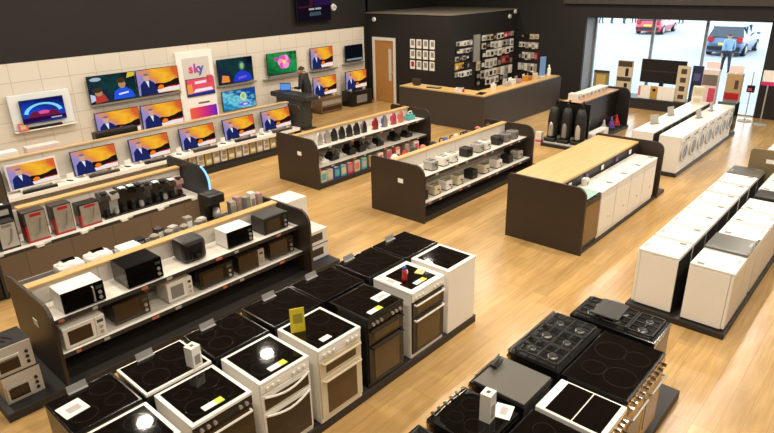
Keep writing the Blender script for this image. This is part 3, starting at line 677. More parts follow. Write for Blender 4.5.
# boxes at the right end
for k, (yy, zz, hh, lab) in enumerate(((6.52, .1, .24, 'white printed box at bottom of the pair beside the microwave gondola end'), (6.52, .34, .24, 'white printed box on top of the pair beside the microwave gondola end'), (6.95, .1, .88, 'tall white box behind the printed pair at microwave gondola end'))):
    t = thing('appliance_box', lab, 'box', (5.4, yy, zz), 0, 'boxes stacked at the end of the microwave gondola')
    MB().box(-.2, .2, -.2, .2, 0, hh, WHITE2, .003).build('body', t)
    MB().box(-.14, .1, -.202, -.2, hh * .3, hh * .8, PRINTD).build('printed_panel', t)
    if k < 2: MB().box(-.2, .2, -.2025, -.2, .004, .02, BLUE).build('blue_stripe', t)
# behind the microwaves
for k, (x, nm, lab) in enumerate(((2.18, 'bread_maker', 'rounded white bread maker with dark lid window, left of the pair'), (2.52, 'bread_maker', 'rounded white bread maker with dark lid window, right of the pair'))):
    t = thing(nm, lab, 'bread maker', (x, 7.03, .93), 0, 'white bread makers')
    s = MB(); s.box(-.15, .15, -.11, .11, 0, .13, WHITE, .03); s.build('body', t, smooth=False)
    s = MB(); s.ell((0, 0, .12), (.14, .105, .05), WHITE, 16, 8, 0); s.build('lid', t, smooth=True); MB().box(-.07, .07, -.04, .04, .163, .172, GLASSB).build('lid_window', t)
t = thing('sandwich_toaster', 'flat white sandwich toaster right of the two bread makers', 'sandwich toaster', (2.9, 7.05, .93)); MB().box(-.14, .14, -.1, .1, 0, .05, WHITE, .015).build('base', t); MB().obox(0, 0, .05, .27, .19, .045, WHITE, 0, .015, .06).build('lid', t); MB().box(-.04, .04, -.14, -.09, .05, .075, GREYP, .004).build('handle', t)
for k, (x, col, cn, nm) in enumerate(((3.25, GREYP, 'grey', 'blender'), (3.45, BLACK, 'black', 'blender'), (3.68, STEEL, 'steel', 'blender'), (3.9, WHITE2, 'white', 'blender'))):
    t = thing('blender', f'{cn} jug blender behind the oak ridge above the microwaves', 'blender', (x, 7.03, .93), 0, 'small appliances behind the microwaves')
    MB().lathe(0, 0, [(.07, 0), (.075, .03), (.05, .06)], col, 12).build('base', t); MB().lathe(0, 0, [(.05, .06), (.06, .11), (.03, .13)], PRINTG, 12).build('jug', t)
t = thing('coffee_machine', 'bulky black coffee machine with steel jug near the blue-lit panel', 'coffee machine', (4.2, 7.07, .93))
MB().box(-.15, .12, -.1, .17, 0, .05, BLACK, .01).build('base', t); MB().box(-.15, .12, .04, .17, .05, .42, BLACK, .02).build('body', t); MB().box(-.15, .12, -.1, .06, .28, .42, BLACK, .02).build('brew_head', t); s = MB(); s.lathe(.0, -.03, [(.05, .05), (.06, .1), (.045, .2)], STEEL, 14); s.build('jug', t, smooth=True)
for k, (x, col, cn) in enumerate(((4.44, STEEL, 'steel'), (4.56, MK, 'mauve'), (4.68, GREYP, 'grey'), (4.8, WHITE2, 'white'), (4.9, MK, 'dull pink'))):
    t = thing('hand_blender_box', f'{cn} boxed gadget behind the oak ridge beyond the coffee machine', 'box', (x, 7.02 + .03 * (k % 2), .93), .2 * (k % 3), 'boxed gadgets behind the microwaves')
    MB().box(-.045, .045, -.05, .05, 0, .24 + .03 * (k % 2), col, .004).build('body', t); MB().box(-.03, .03, -.052, -.05, .05, .18, PRINTG).build('printed_panel', t)

for k, (x, w_, h_, m, cn) in enumerate(((3.08, .13, .1, BLACK, 'black'), (3.36, .1, .16, PRINTD, 'dark printed'), (3.56, .11, .12, LGREY, 'pale grey'), (3.79, .1, .18, PRINTG, 'grey printed'), (4.0, .1, .1, WHITE2, 'white'))):
    t = thing('gadget_box', f'small {cn} box among the blenders behind the microwaves, {ORD[k + 1]} from the left', 'box', (x, 7.12, .93), .15 * (k % 3), 'small boxes among the blenders')
    MB().box(-w_ / 2, w_ / 2, -.05, .05, 0, h_, m, .004).build('body', t); MB().box(-w_ * .35, w_ * .35, -.052, -.05, h_ * .2, h_ * .7, PAPER if k % 2 else GREYP).build('printed_panel', t)
# ------------------------------------------------------------------ cleaner and kettle shelf
GB = 'boxes on the cleaner shelf'
def bigbox(label, x0, x1, h, face, spine, red=True, yf=9.05, d=.2, rz=0.):
    w = x1 - x0; t = thing('product_box', label, 'box', ((x0 + x1) / 2, yf + d / 2, .65), rz, GB)
    MB().box(-w / 2, w / 2, -d / 2, d / 2, 0, h, spine, .003).build('body', t)
    MB().box(-w / 2 + .03, w / 2 - .01, -d / 2 - .003, -d / 2, .03, h - .02, face).build('printed_panel', t)
    MB().box(-w / 2 - .003, -w / 2, -d * .3, d * .3, h * .15, h * .5, RED if red else LGREY).build('printed_panel', t)
    MB().box(-w * .2, w * .3, -d / 2 - .005, -d / 2 - .003, h * .82, h * .92, RED if red else GREYP).build('printed_panel', t)
    if red:
        MB().box(-w / 2 + .005, w / 2 - .005, -d / 2 - .005, -d / 2 - .003, .004, .03, RED).build('red_stripe', t)
        MB().box(-w / 2 + .002, -w / 2 + .03, -d / 2 - .004, -d / 2, .02, h * .55, RED).build('red_stripe', t)
    MB().tube([(-w * .1, -d / 2 - .008, h * .2), (w * .1, -d / 2 - .008, h * .3), (w * .25, -d / 2 - .008, h * .75)], .012, GREYP).build('product_picture', t)
    return t
bigbox('dark box with a white picture panel at the left end of the cleaner shelf', 2.0, 2.26, .4, LGREY, BLACK, False)
bigbox('grey picture box with red edge, first of the tall boxed cleaners', 2.36, 2.66, .46, PRINTG, PRINTD)
bigbox('grey picture box with red edge, second of the tall boxed cleaners', 2.74, 3.02, .45, PRINTG, PRINTD)
bigbox('white picture box with black spine, third of the tall boxed cleaners', 3.1, 3.42, .36, PRINTG, BLACK)
t = thing('product_box', 'tall black box behind the white-panelled one, left end of the cleaner shelf', 'box', (2.13, 9.42, .65), 0, GB)
MB().box(-.2, .2, -.11, .11, 0, .56, BLACK, .004).build('body', t); MB().box(-.15, .15, -.113, -.11, .42, .5, LGREY).build('printed_panel', t); MB().box(-.1, .12, -.06, .0, .56, .562, PAPER).build('label', t)
def kettle(label, x, y, z, col, h=.26, r=.075, rz=0., group='kettles on the cleaner shelf', lid=None, hm=BLACK):
    t = thing('kettle', label, 'kettle', (x, y, z), rz, group)
    s = MB(); s.lathe(0, 0, [(r, 0), (r * 1.05, h * .1), (r * .95, h * .5), (r * .72, h * .9), (r * .5, h * .96)], col, 16); s.build('body', t, smooth=True)
    MB().lathe(0, 0, [(r * .5, h * .96), (r * .4, h), (r * .12, h * 1.03)], lid or col, 12).build('lid', t)
    MB().tube([(r * .6, 0, h * .92), (r * 1.4, 0, h * .88), (r * 1.55, 0, h * .55), (r * 1.0, 0, h * .2)], .013, hm).build('handle', t)
    s = MB(); s.cyl((-r * .8, 0, h * .7), (-r * 1.3, 0, h * .86), .024, col, .012, n=8); s.build('spout', t)
    return t
KC = [(3.55, .36, mat('charcoal_plastic', (62, 58, 55), .35), 'charcoal'), (3.7, .34, LGREY, 'pale grey'), (3.84, .38, BLACK, 'black'), (3.98, .38, ENAMB, 'glossy black'), (4.12, .36, BLACK, 'matt black'), (4.26, .34, MATS['charcoal_plastic'], 'dark grey'), (4.4, .33, BLACK, 'black squat'), (4.54, .31, BLACK, 'plain black'), (4.68, .3, PRINTD, 'brown-black'), (4.82, .29, MK, 'dull mauve')]
for k, (x, h, m, cn) in enumerate(KC):
    t = thing('coffee_maker', f'{cn} upright coffee maker, {ORD[k + 1]} from the left on the cleaner shelf', 'coffee maker', (x, 9.2, .65), 0, 'coffee makers on the cleaner shelf'); h += .04
    MB().box(-.068, .068, -.11, .11, 0, .03, BLACK, .006).build('base', t)
    s = MB(); s.prism([(.02, .03), (.11, .03), (.11, h), (.03, h + .02), (-.09, h - .03), (-.09, h - .1), (.0, h - .13)], 'x', -.068, .068, m); s.build('body', t)
    s = MB(); s.lathe(0, -.05, [(.035, .03), (.045, .06), (.035, .13)], STEEL if k in (1, 4, 7) else BLACK, 12); s.build('jug', t)
    MB().box(-.045, .045, -.1, .0, h + .0, h + .014, PAPER if k in (2, 3, 6, 8) else BLACK).build('lid', t)
# dark boxed machines left of the shelf
for k, (x, y, z, h) in enumerate(((1.75, 9.15, 0, .55), (1.75, 9.15, .55, .5))):
    t = thing('product_box', ('black boxed machine on the floor at the picture left edge', 'black boxed machine with white labels topmost at the left edge')[k], 'box', (x - .07, y, z), 0, 'black boxes at the left edge')
    MB().box(-.2, .19, -.2, .25, 0, h, BLACK, .004).build('body', t)
    MB().box(-.1, .15, -.203, -.2, h * .35, h * .75, LGREY).build('printed_panel', t)
    MB().box(-.1, .15, -.15, -.05, h, h + .002, PAPER).build('label', t)

# ------------------------------------------------------------------ irons gondola
GI = 'clothes irons on the upper shelf'
def iron(col, sole):
    def fn():
        t = thing('clothes_iron', '', 'iron')
        # stands on its heel, sole plate facing the aisle
        out = [(-.068, 0), (.068, 0), (.072, .1), (.05, .2), (0, .285), (-.05, .2), (-.072, .1)]
        MB().prism(out, 'y', -.045, -.035, sole).build('soleplate', t)
        MB().prism([(x * .92, z * .95) for x, z in out], 'y', -.035, .02, col).build('body', t)
        MB().tube([(0, .02, .2), (0, .075, .17), (0, .085, .08), (0, .02, .02)], .016, col).build('handle', t)
        MB().box(-.06, .06, -.045, .07, 0, .012, col).build('heel', t)
        return t
    return fn
DKS = mat('dark_soleplate', (52, 50, 52), .25, .5)
IR = [(8.17, WHITE2, STEEL, 'white'), (8.4, GREYP, STEEL, 'slim grey'), (8.6, BLACK, DKS, 'black'), (8.83, BLACK, DKS, 'black'), (9.06, BLACK, DKS, 'black'), (9.29, BLACK, DKS, 'black'), (9.52, GREYP, DKS, 'grey'), (9.9, RED, mat('dark_red_sole', (120, 24, 30), .3), 'red'), (10.22, BLUE, GREYP, 'blue'), (10.54, PINK, mat('rose_sole', (170, 60, 84), .3), 'pink'), (10.8, CORAL, mat('coral_sole', (200, 110, 92), .3), 'coral')]
for k, (x, m, sole, cn) in enumerate(IR):
    make('iron' + m.name + sole.name, iron(m, sole), (x, 9.3, .82), 0, f'{cn} clothes iron standing on its heel, {ORD[k + 1]} from the left on the upper shelf', GI)
t = thing('clothes_iron', 'large teal steam iron at the far right end of upper shelf', 'iron', (11.15, 9.3, .82), 0, GI)
MB().box(-.13, .13, -.08, .1, 0, .1, TEAL, .02).build('base', t); MB().obox(0, 0, .1, .2, .1, .05, TEAL, .2, .015, .15).build('body', t); MB().tube([(-.07, 0, .13), (-.05, 0, .2), (.06, 0, .2), (.08, 0, .14)], .014, WHITE2).build('handle', t)
S2 = [(8.2, WHITE2, 'white', .1), (8.5, BLACK, 'black', .15), (8.72, LGREY, 'pale grey', .12), (9.03, BLACK, 'tall black', .22), (9.35, BLACK, 'tall matt black', .22), (9.68, GREYP, 'grey', .14), (9.95, BLACK, 'black hooked', .16), (10.55, ENAMB, 'wide glossy black', .2), (11.0, BLACK, 'low black', .14)]
for k, (x, m, cn, h) in enumerate(S2):
    t = thing('steam_generator', f'{cn} steam iron station, {ORD[k + 1]} from the left on the middle shelf', 'steam iron', (x, 9.3, .43), 0, 'steam iron stations on the middle shelf')
    MB().box(-.11, .11, -.13, .13, 0, h * .6, m, .015).build('base', t)
    s = MB(); s.prism([(-.12, h * .6), (.12, h * .6), (.1, h), (-.02, h + .03)], 'x', -.05, .05, m); s.build('iron_body', t)
    s = MB(); s.tube([(0, -.06, h * .9), (0, -.04, h + .07), (0, .09, h + .06), (0, .1, h * .9)], .013, GREYP); s.build('handle', t)
B2 = [(7.98, 'green and beige', BEIGE, TEAL), (8.16, 'pale', LGREY, BEIGE), (8.36, 'blue', BLUE, TEAL), (8.56, 'teal', TEAL, BEIGE), (8.76, 'pink', PINK, MK), (8.98, 'beige', BEIGE, CORAL), (9.2, 'pale teal', TEAL, LGREY), (9.45, 'sand', TAN, BEIGE), (9.75, 'white', WHITE2, PINK), (10.05, 'mauve', MK, PINK), (10.35, 'pale pink', CORAL, WHITE2), (10.7, 'grey', PRINTG, MK), (11.05, 'white and pink', WHITE2, PINK)]
for k, (x, cn, a, b) in enumerate(B2):
    t = thing('iron_box', f'{cn} iron box on the bottom shelf, {ORD[k + 1]} from the left', 'box', (x, 9.12, .1), 0, 'iron boxes on the bottom shelf')
    MB().box(-.085, .085, -.12, .12, 0, .24, a, .003).build('body', t); MB().box(-.06, .06, -.123, -.12, .05, .19, b).build('printed_panel', t); MB().box(-.05, .05, -.12, .0, .24, .242, PAPER).build('label', t)

# ------------------------------------------------------------------ toasters and kettles gondola
def toaster(m, ends=None):
    def fn():
        t = thing('toaster', '', 'toaster')
        MB().box(-.1, .1, -.11, .11, .01, .18, m, .025).build('body', t)
        s = MB(); s.box(-.055, -.02, -.08, .08, .179, .183, BLACK); s.box(.02, .055, -.08, .08, .179, .183, BLACK); s.build('slot', t)
        MB().box(-.09, .09, -.1, .1, 0, .012, BLACK).build('foot', t)
        MB().box(-.02, .02, -.135, -.11, .1, .115, BLACK).build('lever', t); MB().cyl((0.05, -.122, .05), (.05, -.11, .05), .014, BLACK, n=10).build('dial', t)
        return t
    return fn
TS = [(8.34, STEEL, 'steel'), (8.69, WHITE, 'white'), (8.97, WHITE, 'white'), (9.46, BLACK, 'black'), (9.85, LGREY, 'grey'), (10.1, WHITE, 'white'), (10.58, BLACK, 'black'), (10.88, GREYP, 'grey'), (11.18, GREYP, 'dark grey')]
for k, (x, m, cn) in enumerate(TS):
    make('toaster' + m.name, toaster(m), (x, 6.46, .79), 0, f'{cn} toaster, {ORD[k + 1]} from the left on the upper toaster shelf', 'toasters on the upper shelf')
TS2 = [(7.92, BLACK, 'black and white'), (8.3, CREAM, 'cream'), (8.65, WHITE, 'white'), (9.02, CREAM, 'cream'), (9.5, BLACK, 'black'), (9.93, CREAM, 'pale cream'), (10.4, WHITE, 'white'), (10.85, BLACK, 'black'), (11.25, LGREY, 'grey')]
for k, (x, m, cn) in enumerate(TS2):
    make('toaster' + m.name, toaster(m), (x, 6.36, .35), 0, f'{cn} toaster, {ORD[k + 1]} from the left on the lower toaster shelf', 'toasters on the lower shelf')
for k, (x, m, cn) in enumerate(((8.02, WHITE, 'white'), (8.32, RED, 'red'), (8.6, BLACK, 'black'), (8.86, CORAL, 'coral'), (9.2, BLACK, 'black'), (9.6, BLUE, 'blue'), (9.95, CREAM, 'cream'), (10.3, BLACK, 'black'), (10.75, CORAL, 'coral'), (11.15, BLACK, 'black'))):
    kettle(f'{cn} kettle behind the oak ridge of the toaster gondola, {ORD[k + 1]} from the left', x, 7.06, .78, m, .26, .085, .4 * k, 'kettles behind the toasters')
for k, (x, y) in enumerate(((11.2, 7.1), (11.72, 10.0))): pass
t = thing('handset_basket', 'black wire-handled basket on the floor beyond the toaster gondola', 'basket', (11.75, 6.62, .1)); MB().box(-.16, .16, -.2, .2, 0, .14, BLACK, .02).build('body', t); MB().tube([(-.14, 0, .14), (-.1, 0, .26), (.1, 0, .26), (.14, 0, .14)], .01, BLACK).build('handle', t)

# ------------------------------------------------------------------ televisions
NEWS = emit_uv('screen_sunset_sky', [(.16, (96, 120, 205)), (.44, (160, 140, 190)), (.6, (226, 140, 60)), (.78, (246, 186, 46)), (.98, (214, 96, 46))], .62, .3, 1.0, .35, 3.2)
E_ = lambda n, c, s=1.: emit('screen_' + n, c, s)
def ellipse(cx, cy, rx, ry, n=14): return [(cx + rx * cos(2 * pi * i / n), cy + ry * sin(2 * pi * i / n)) for i in range(n)]
BOYS = emit_uv('screen_dark_room', [(.1, (12, 20, 40)), (.45, (28, 46, 64)), (.62, (24, 60, 60)), (.9, (14, 22, 40))], .4, .3, .9, .5, 4)
ARCH = emit_uv('screen_blue_night', [(.1, (10, 18, 70)), (.5, (30, 70, 190)), (.9, (14, 20, 90))], .2, .6, 1., .4, 3)
AQUA = emit_uv('screen_aqua', [(.15, (10, 40, 80)), (.45, (40, 140, 190)), (.6, (120, 210, 220)), (.8, (20, 70, 150))], .3, .3, 1., .7, 6)
LEAF = emit_uv('screen_leaves', [(.2, (8, 40, 28)), (.5, (24, 120, 62)), (.7, (40, 150, 80)), (.9, (10, 60, 40))], .3, .3, 1., .6, 7)
def content(kind):
    if kind == 'news': return [
        (NEWS, None), (E_('hills', (34, 22, 18)), [(.3, .1), (1, .08), (1, .52), (.9, .5), (.78, .42), (.62, .38), (.45, .42), (.3, .32)]),
        (E_('pale_floor', (150, 150, 190)), [(0, 0), (.5, 0), (.5, .12), (0, .3)]), (E_('caption', (235, 228, 226)), [(.4, .02), (1, .04), (1, .24), (.45, .16)]),
        (E_('flame', (236, 120, 30)), [(.48, .13), (.62, .17), (.6, .3), (.53, .34), (.46, .25)]), (E_('red_bar', (190, 40, 30)), [(.7, .2), (.98, .2), (.98, .25), (.7, .24)]),
        (E_('navy_suit', (30, 38, 92)), [(.04, 0), (.06, .42), (.14, .56), (.3, .57), (.4, .44), (.46, 0)]), (E_('shirt', (220, 226, 240)), [(.19, .55), (.27, .55), (.25, .28)]),
        (E_('presenter_face', (206, 160, 140)), ellipse(.22, .69, .065, .14)), (E_('presenter_hair', (120, 110, 108)), ellipse(.22, .81, .06, .045))]
    if kind == 'boys': return [
        (BOYS, None), (E_('yellow_lamp', (220, 190, 50)), [(.82, .8), (1, .85), (1, 1), (.86, 1)]), (E_('pale_shade', (170, 180, 200)), ellipse(.16, .88, .12, .07)),
        (E_('blue_shirt', (40, 84, 220)), [(.48, .05), (.52, .36), (.64, .46), (.78, .46), (.9, .32), (.96, .05)]), (E_('shirt_badge', (230, 230, 240)), [(.6, .2), (.82, .24), (.82, .3), (.6, .26)]),
        (E_('boy_face', (176, 136, 100)), ellipse(.7, .6, .08, .16)), (E_('boy_hair', (70, 52, 30)), ellipse(.69, .74, .1, .1)),
        (E_('red_shirt', (180, 60, 50)), [(.08, 0), (.12, .3), (.28, .34), (.36, .05)]), (E_('boy_face', (176, 136, 100)), ellipse(.18, .38, .08, .12)), (E_('pale_sleeve', (190, 200, 230)), [(0, .05), (.1, .12), (.1, .3), (0, .36)]), (E_('boy_hair', (70, 52, 30)), ellipse(.16, .48, .1, .09))]
    if kind == 'figure': return [
        (BOYS, None), (E_('figure_blue', (36, 60, 200)), [(.4, .0), (.46, .3), (.6, .45), (.75, .44), (.9, .3), (.96, 0)]), (E_('figure_violet', (120, 90, 220)), [(.55, .1), (.8, .16), (.8, .24), (.55, .2)]), (E_('figure_head', (70, 110, 110)), ellipse(.68, .66, .09, .19)), (E_('figure_light', (150, 190, 120)), ellipse(.68, .66, .05, .12)),
        (E_('orange_card', (230, 140, 60)), [(.06, .05), (.3, .05), (.28, .3), (.1, .36)])]
    if kind == 'aqua': return [(AQUA, None), (E_('figure_pale', (190, 220, 170)), ellipse(.62, .62, .1, .24)), (E_('figure_light', (80, 140, 70)), ellipse(.62, .64, .05, .13)), (E_('figure_violet', (120, 90, 220)), ellipse(.64, .2, .18, .1)), (E_('figure_white', (210, 220, 255)), ellipse(.66, .2, .07, .05))]
    if kind == 'flower':
        L_ = [(LEAF, None)]
        for k in range(6): a = k * pi / 3; L_.append((E_('petal%d' % (k % 2), ((226, 80, 170), (240, 150, 210))[k % 2]), ellipse(.56 + .11 * cos(a), .55 + .19 * sin(a), .11, .17)))
        return L_ + [(E_('flower_heart', (246, 220, 110)), ellipse(.56, .55, .06, .1)), (E_('petal_small', (200, 60, 150)), ellipse(.3, .72, .08, .1))]
    if kind == 'arch': return [(ARCH, None)] + [(E_('arch_glow', (130, 215, 250)), [(.5 + .46 * cos(a), .38 + .46 * sin(a)), (.5 + .46 * cos(b), .38 + .46 * sin(b)), (.5 + .37 * cos(b), .34 + .42 * sin(b)), (.5 + .37 * cos(a), .34 + .42 * sin(a))]) for a, b in [(pi * i / 12 + .15, pi * (i + 1) / 12 + .15) for i in range(11)]] + [
        (E_('pink_glow', (230, 80, 160)), ellipse(.5, .36, .16, .14)), (E_('red_rocks', (110, 28, 60)), [(.1, .2), (.9, .2), (.8, .42), (.68, .5), (.6, .34), (.4, .34), (.34, .5), (.22, .46)]), (E_('dusk_ground', (40, 12, 60)), [(0, .05), (1, .05), (1, .22), (0, .22)]), (E_('caption_grey', (170, 170, 200)), [(.64, .09), (.9, .09), (.9, .15), (.64, .15)])]
    if kind == 'dark': return [(E_('dark', (12, 14, 20)), None), (E_('dark_caption', (120, 140, 150)), [(.05, .04), (.95, .04), (.95, .16), (.05, .16)])]
    if kind == 'promo': return [(E_('promo_dark', (20, 14, 26)), None), (E_('promo_purple', (40, 20, 62)), [(.5, .55), (1, .6), (1, 1), (.5, 1)]), (E_('promo_red', (62, 22, 38)), [(.05, .5), (.45, .55), (.5, 1), (.4, 1), (.36, .6), (.05, .58)]), (E_('promo_text', (160, 164, 172)), [(.34, .42), (.5, .43), (.5, .5), (.34, .49)]), (E_('promo_text', (160, 164, 172)), [(.53, .43), (.7, .44), (.7, .51), (.53, .5)]), (E_('promo_teal', (62, 76, 84)), [(.34, .2), (.7, .22), (.68, .36), (.36, .34)])]
def tv(label, cx, y, z, w, h, kind, tilt=0., legs=0., bez=BLACK, group=None, frame=.012, backing=0.):
    t = thing('wall_mounted_television' if backing else 'television', label, 'television', (cx, y, z), 0, group)
    s = MB(); s.box(-w / 2, w / 2, 0, .035, 0, h, bez, .004); s.box(-w * .3, w * .3, .035, .07, h * .15, h * .7, BLACK, .006); o = s.build('case', t)
    s = MB(); y0 = -.002
    for k, (m, pts) in enumerate(content(kind)):
        pts = pts or [(0, 0), (1, 0), (1, 1), (0, 1)]; yy = y0 - .0006 * k
        s.poly([(-w / 2 + frame + (w - 2 * frame) * a, yy, frame + (h - 2 * frame) * b) for a, b in pts], m, pts)
    sc = s.build('screen', t)
    if tilt:
        o.rotation_euler.x = -tilt; sc.rotation_euler.x = -tilt
    if legs:
        for sx in (-1, 1):
            MB().obox(sx * w * .32, .03, -legs, .03, .2, legs + .01, WHITE2).build('stand_foot', t)
    if backing: MB().box(-.1, .1, .07, .07 + backing, h * .3, h * .6, BLACK).build('wall_bracket', t)
    return t
GT = 'televisions on the low gondola'
for k, x in enumerate((3.5, 4.65, 5.82, 6.97, 8.09, 9.2)):
    tv(f'television showing a newsreader before a sunset, {ORD[k + 1]} from the left on the low gondola', x, 12.0, .585, .88, .48, 'news', .12, .045, group=GT, bez=WHITE2 if k == 0 else BLACK, frame=.03 if k == 0 else .012)
GV = 'televisions on the wall'
yw = 14.765
tv('large wall television showing two children in blue and red', 6.47, yw, 1.38, 1.17, .66, 'boys', group=GV, backing=.03)
tv('wall television showing a newsreader, top row beside the television with two children', 7.66, yw, 1.4, 1.15, .64, 'news', group=GV, backing=.03)
tv('wall television showing a newsreader, lower row below the two children', 6.45, yw, .55, 1.1, .62, 'news', group=GV, backing=.03)
tv('wall television showing a newsreader, lower row left of the white brand panel', 7.63, yw, .53, 1.15, .63, 'news', group=GV, backing=.03)
tv('wall television showing a blue figure, top row right of the white brand panel', 10.02, yw, 1.36, 1.18, .68, 'figure', group=GV, backing=.03)
tv('wall television showing an aqua picture, lower row right of the white brand panel', 10.04, yw, .6, 1.14, .56, 'aqua', group=GV, backing=.03)
tv('wall television showing a pink flower on green leaves', 11.7, yw, 1.4, 1.14, .63, 'flower', group=GV, backing=.03)
tv('wall television showing a newsreader, above the brown cabinet', 13.32, yw, 1.38, .96, .65, 'news', group=GV, backing=.03)
tv('wall television with a dark picture, last on the top row near the door', 14.79, yw, 1.44, .84, .53, 'dark', group=GV, backing=.03)
tv('television showing a newsreader, standing on the brown cabinet', 13.24, 14.6, .54, 1.02, .6, 'news', legs=.05, group=GV)
tv('television showing a newsreader, standing on the black cabinet near the door', 14.68, 14.6, .55, 1.0, .6, 'news', legs=.05, group=GV)
t = tv('dark promotional screen high on the wall above the white panelling', 13.15, LW - .14, 2.82, 1.42, .8, 'promo', backing=.04)
# the framed demonstration television at the left
t = tv('television with glowing blue arch in a white surround', 4.8, yw - .06, 1.2, .92, .52, 'arch', group=GV)
s = MB(); s.box(-.65, .65, .07, .14, -.12, .64, mat('white_tv_surround', (226, 232, 234), .4), .006); s.build('surround', t)
tag(MB().box(-.66, .68, -.1, .04, -.03, .0, PAPER, .004).build('tv_shelf', None, (4.8, 14.84, 1.06)), 'white shelf under the television with glowing blue arch', 'shelf', 'shelves on the television wall')
tag(MB().box(-.45, .3, -.05, .05, 0, .06, BLACK, .01).build('soundbar', None, (4.85, 14.79, 1.06)), 'black soundbar on shelf under the blue arch television', 'soundbar', 'soundbars')
t = thing('advert_card', 'small pink picture card on the white shelf, bottom left of the arch television', 'card', (4.32, 14.72, 1.06)); MB().box(-.1, .1, 0, .01, 0, .18, CORAL).build('card', t); MB().box(-.06, .05, -.002, 0, .04, .14, BEIGE).build('picture', t)
# wall shelves and rails
for x0, x1, z, lab in ((5.9, 8.25, 1.34, 'between the upper and lower newsreader televisions'), (9.42, 10.7, 1.3, 'between the blue figure and aqua televisions'), (11.0, 12.75, 1.28, 'below the pink flower television'), (12.85, 14.0, 1.3, 'above the television on the brown cabinet'), (14.3, 15.3, 1.36, 'below the dark-picture television')):
    t = thing('wall_rail', 'narrow grey accessory rail ' + lab, 'shelf', ((x0 + x1) / 2, 14.89, z), 0, 'shelves on the television wall')
    MB().box(-(x1 - x0) / 2, (x1 - x0) / 2, -.12, 0, 0, .025, LGREY).build('shelf_board', t); MB().box(-(x1 - x0) / 2, (x1 - x0) / 2, -.13, -.12, -.01, .035, GREYP).build('price_rail', t)
tag(MB().box(-.7, .7, -.06, .06, 0, .07, GREYP, .015).build('soundbar', None, (11.9, 14.82, 1.305)), 'long grey soundbar under the pink flower television', 'soundbar', 'soundbars')
# brand panel
t = thing('brand_panel', 'white brand panel with pink and purple letters in the television wall', 'display panel', (8.8, 14.83, .36))
s = MB(); s.box(-.55, .55, 0, .06, 0, 1.98, mat('glowing_white_panel', (240, 238, 234), .4), .006); s.build('panel', t)
MB().box(-.38, .42, -.008, 0, 1.25, 1.82, mat('pale_grey_poster', (208, 202, 198), .5)).build('poster', t)
for ch, x, col in (('s', -.2, (216, 60, 130)), ('k', -.05, (170, 70, 170)), ('y', .1, (80, 90, 190))):
    cu = bpy.data.curves.new('letter', 'FONT'); cu.body = ch; cu.size = .33; cu.extrude = .006; cu.offset = .008
    q = bpy.data.objects.new('letter_shape', cu); C.objects.link(q); me_ = bpy.data.meshes.new_from_object(q.evaluated_get(bpy.context.evaluated_depsgraph_get())); bpy.data.objects.remove(q)
    me_.materials.clear(); me_.materials.append(mat('letter_' + ch, col, .4)); o = bpy.data.objects.new('letter', me_); C.objects.link(o); o.parent = t; o.location = (x - .02, -.016, 1.43); o.rotation_euler = (pi / 2, 0, 0)
s = MB(); s.box(-.36, .5, -.03, 0, .8, 1.27, BLACK, .004); s.build('demo_screen', t)
s = MB()
for k, (c_, pts) in enumerate(((('rose', (232, 84, 100)), [(0, 0), (1, 0), (1, 1), (0, 1)]), (('orange', (240, 150, 70)), [(0, .1), (.2, .15), (.18, .75), (0, .7)]), (('pale_title', (250, 220, 225)), [(.3, .7), (.72, .72), (.72, .88), (.3, .86)]), (('navy_base', (40, 50, 130)), [(0, 0), (1, 0), (1, .2), (0, .14)]), (('white_figure', (235, 235, 240)), [(.2, .2), (.95, .24), (.9, .42), (.3, .4)]))):
    s.poly([(-.345 + .83 * a, -.032 - .0006 * k, .815 + .44 * b) for a, b in pts], E_('demo_' + c_[0], c_[1]))
s.build('demo_picture', t)
s = MB()
pur = emit_uv('screen_orange_to_purple', [(.1, (236, 96, 60)), (.5, (214, 50, 110)), (.9, (110, 40, 170))], .9, 0, 1., .1)
s.poly([(-.34, -.012, .2), (.5, -.012, .2), (.5, -.012, .5), (-.34, -.012, .5)], pur, [(0, 0), (1, 0), (1, 1), (0, 1)]); s.build('lit_banner', t)
MB().box(-.05, .3, -.006, 0, .58, .62, mat('dark_strapline', (90, 80, 84), .6)).build('strapline', t)
MB().box(.3, .46, -.05, 0, 1.12, 1.32, PINK, .01).build('pink_tag', t)
# cabinets under the end televisions
t = thing('tv_cabinet', 'low brown and steel cabinet under the newsreader television', 'cabinet', (13.27, 14.58, 0), 0, 'television cabinets')
MB().box(-.46, .46, -.22, .24, .02, .49, mat('brown_cabinet', (110, 84, 60), .4), .005).build('body', t); MB().box(-.42, .42, -.225, -.22, .08, .2, OVENG).build('glass_shelf_front', t); MB().box(-.42, .42, -.225, -.22, .26, .4, STEEL).build('drawer_front', t)
s = MB()
for x in (-.4, .4):
    for y in (-.16, .18): s.box(x - .03, x + .03, y - .03, y + .03, 0, .02, BLACK)
s.build('foot', t)
t = thing('tv_cabinet', 'low black cabinet under the last television near the door', 'cabinet', (14.68, 14.58, 0), 0, 'television cabinets')
MB().box(-.5, .5, -.22, .24, 0, .5, BLACK, .005).build('body', t); MB().box(-.25, .25, -.225, -.22, .1, .36, GREYP).build('glass_door', t)
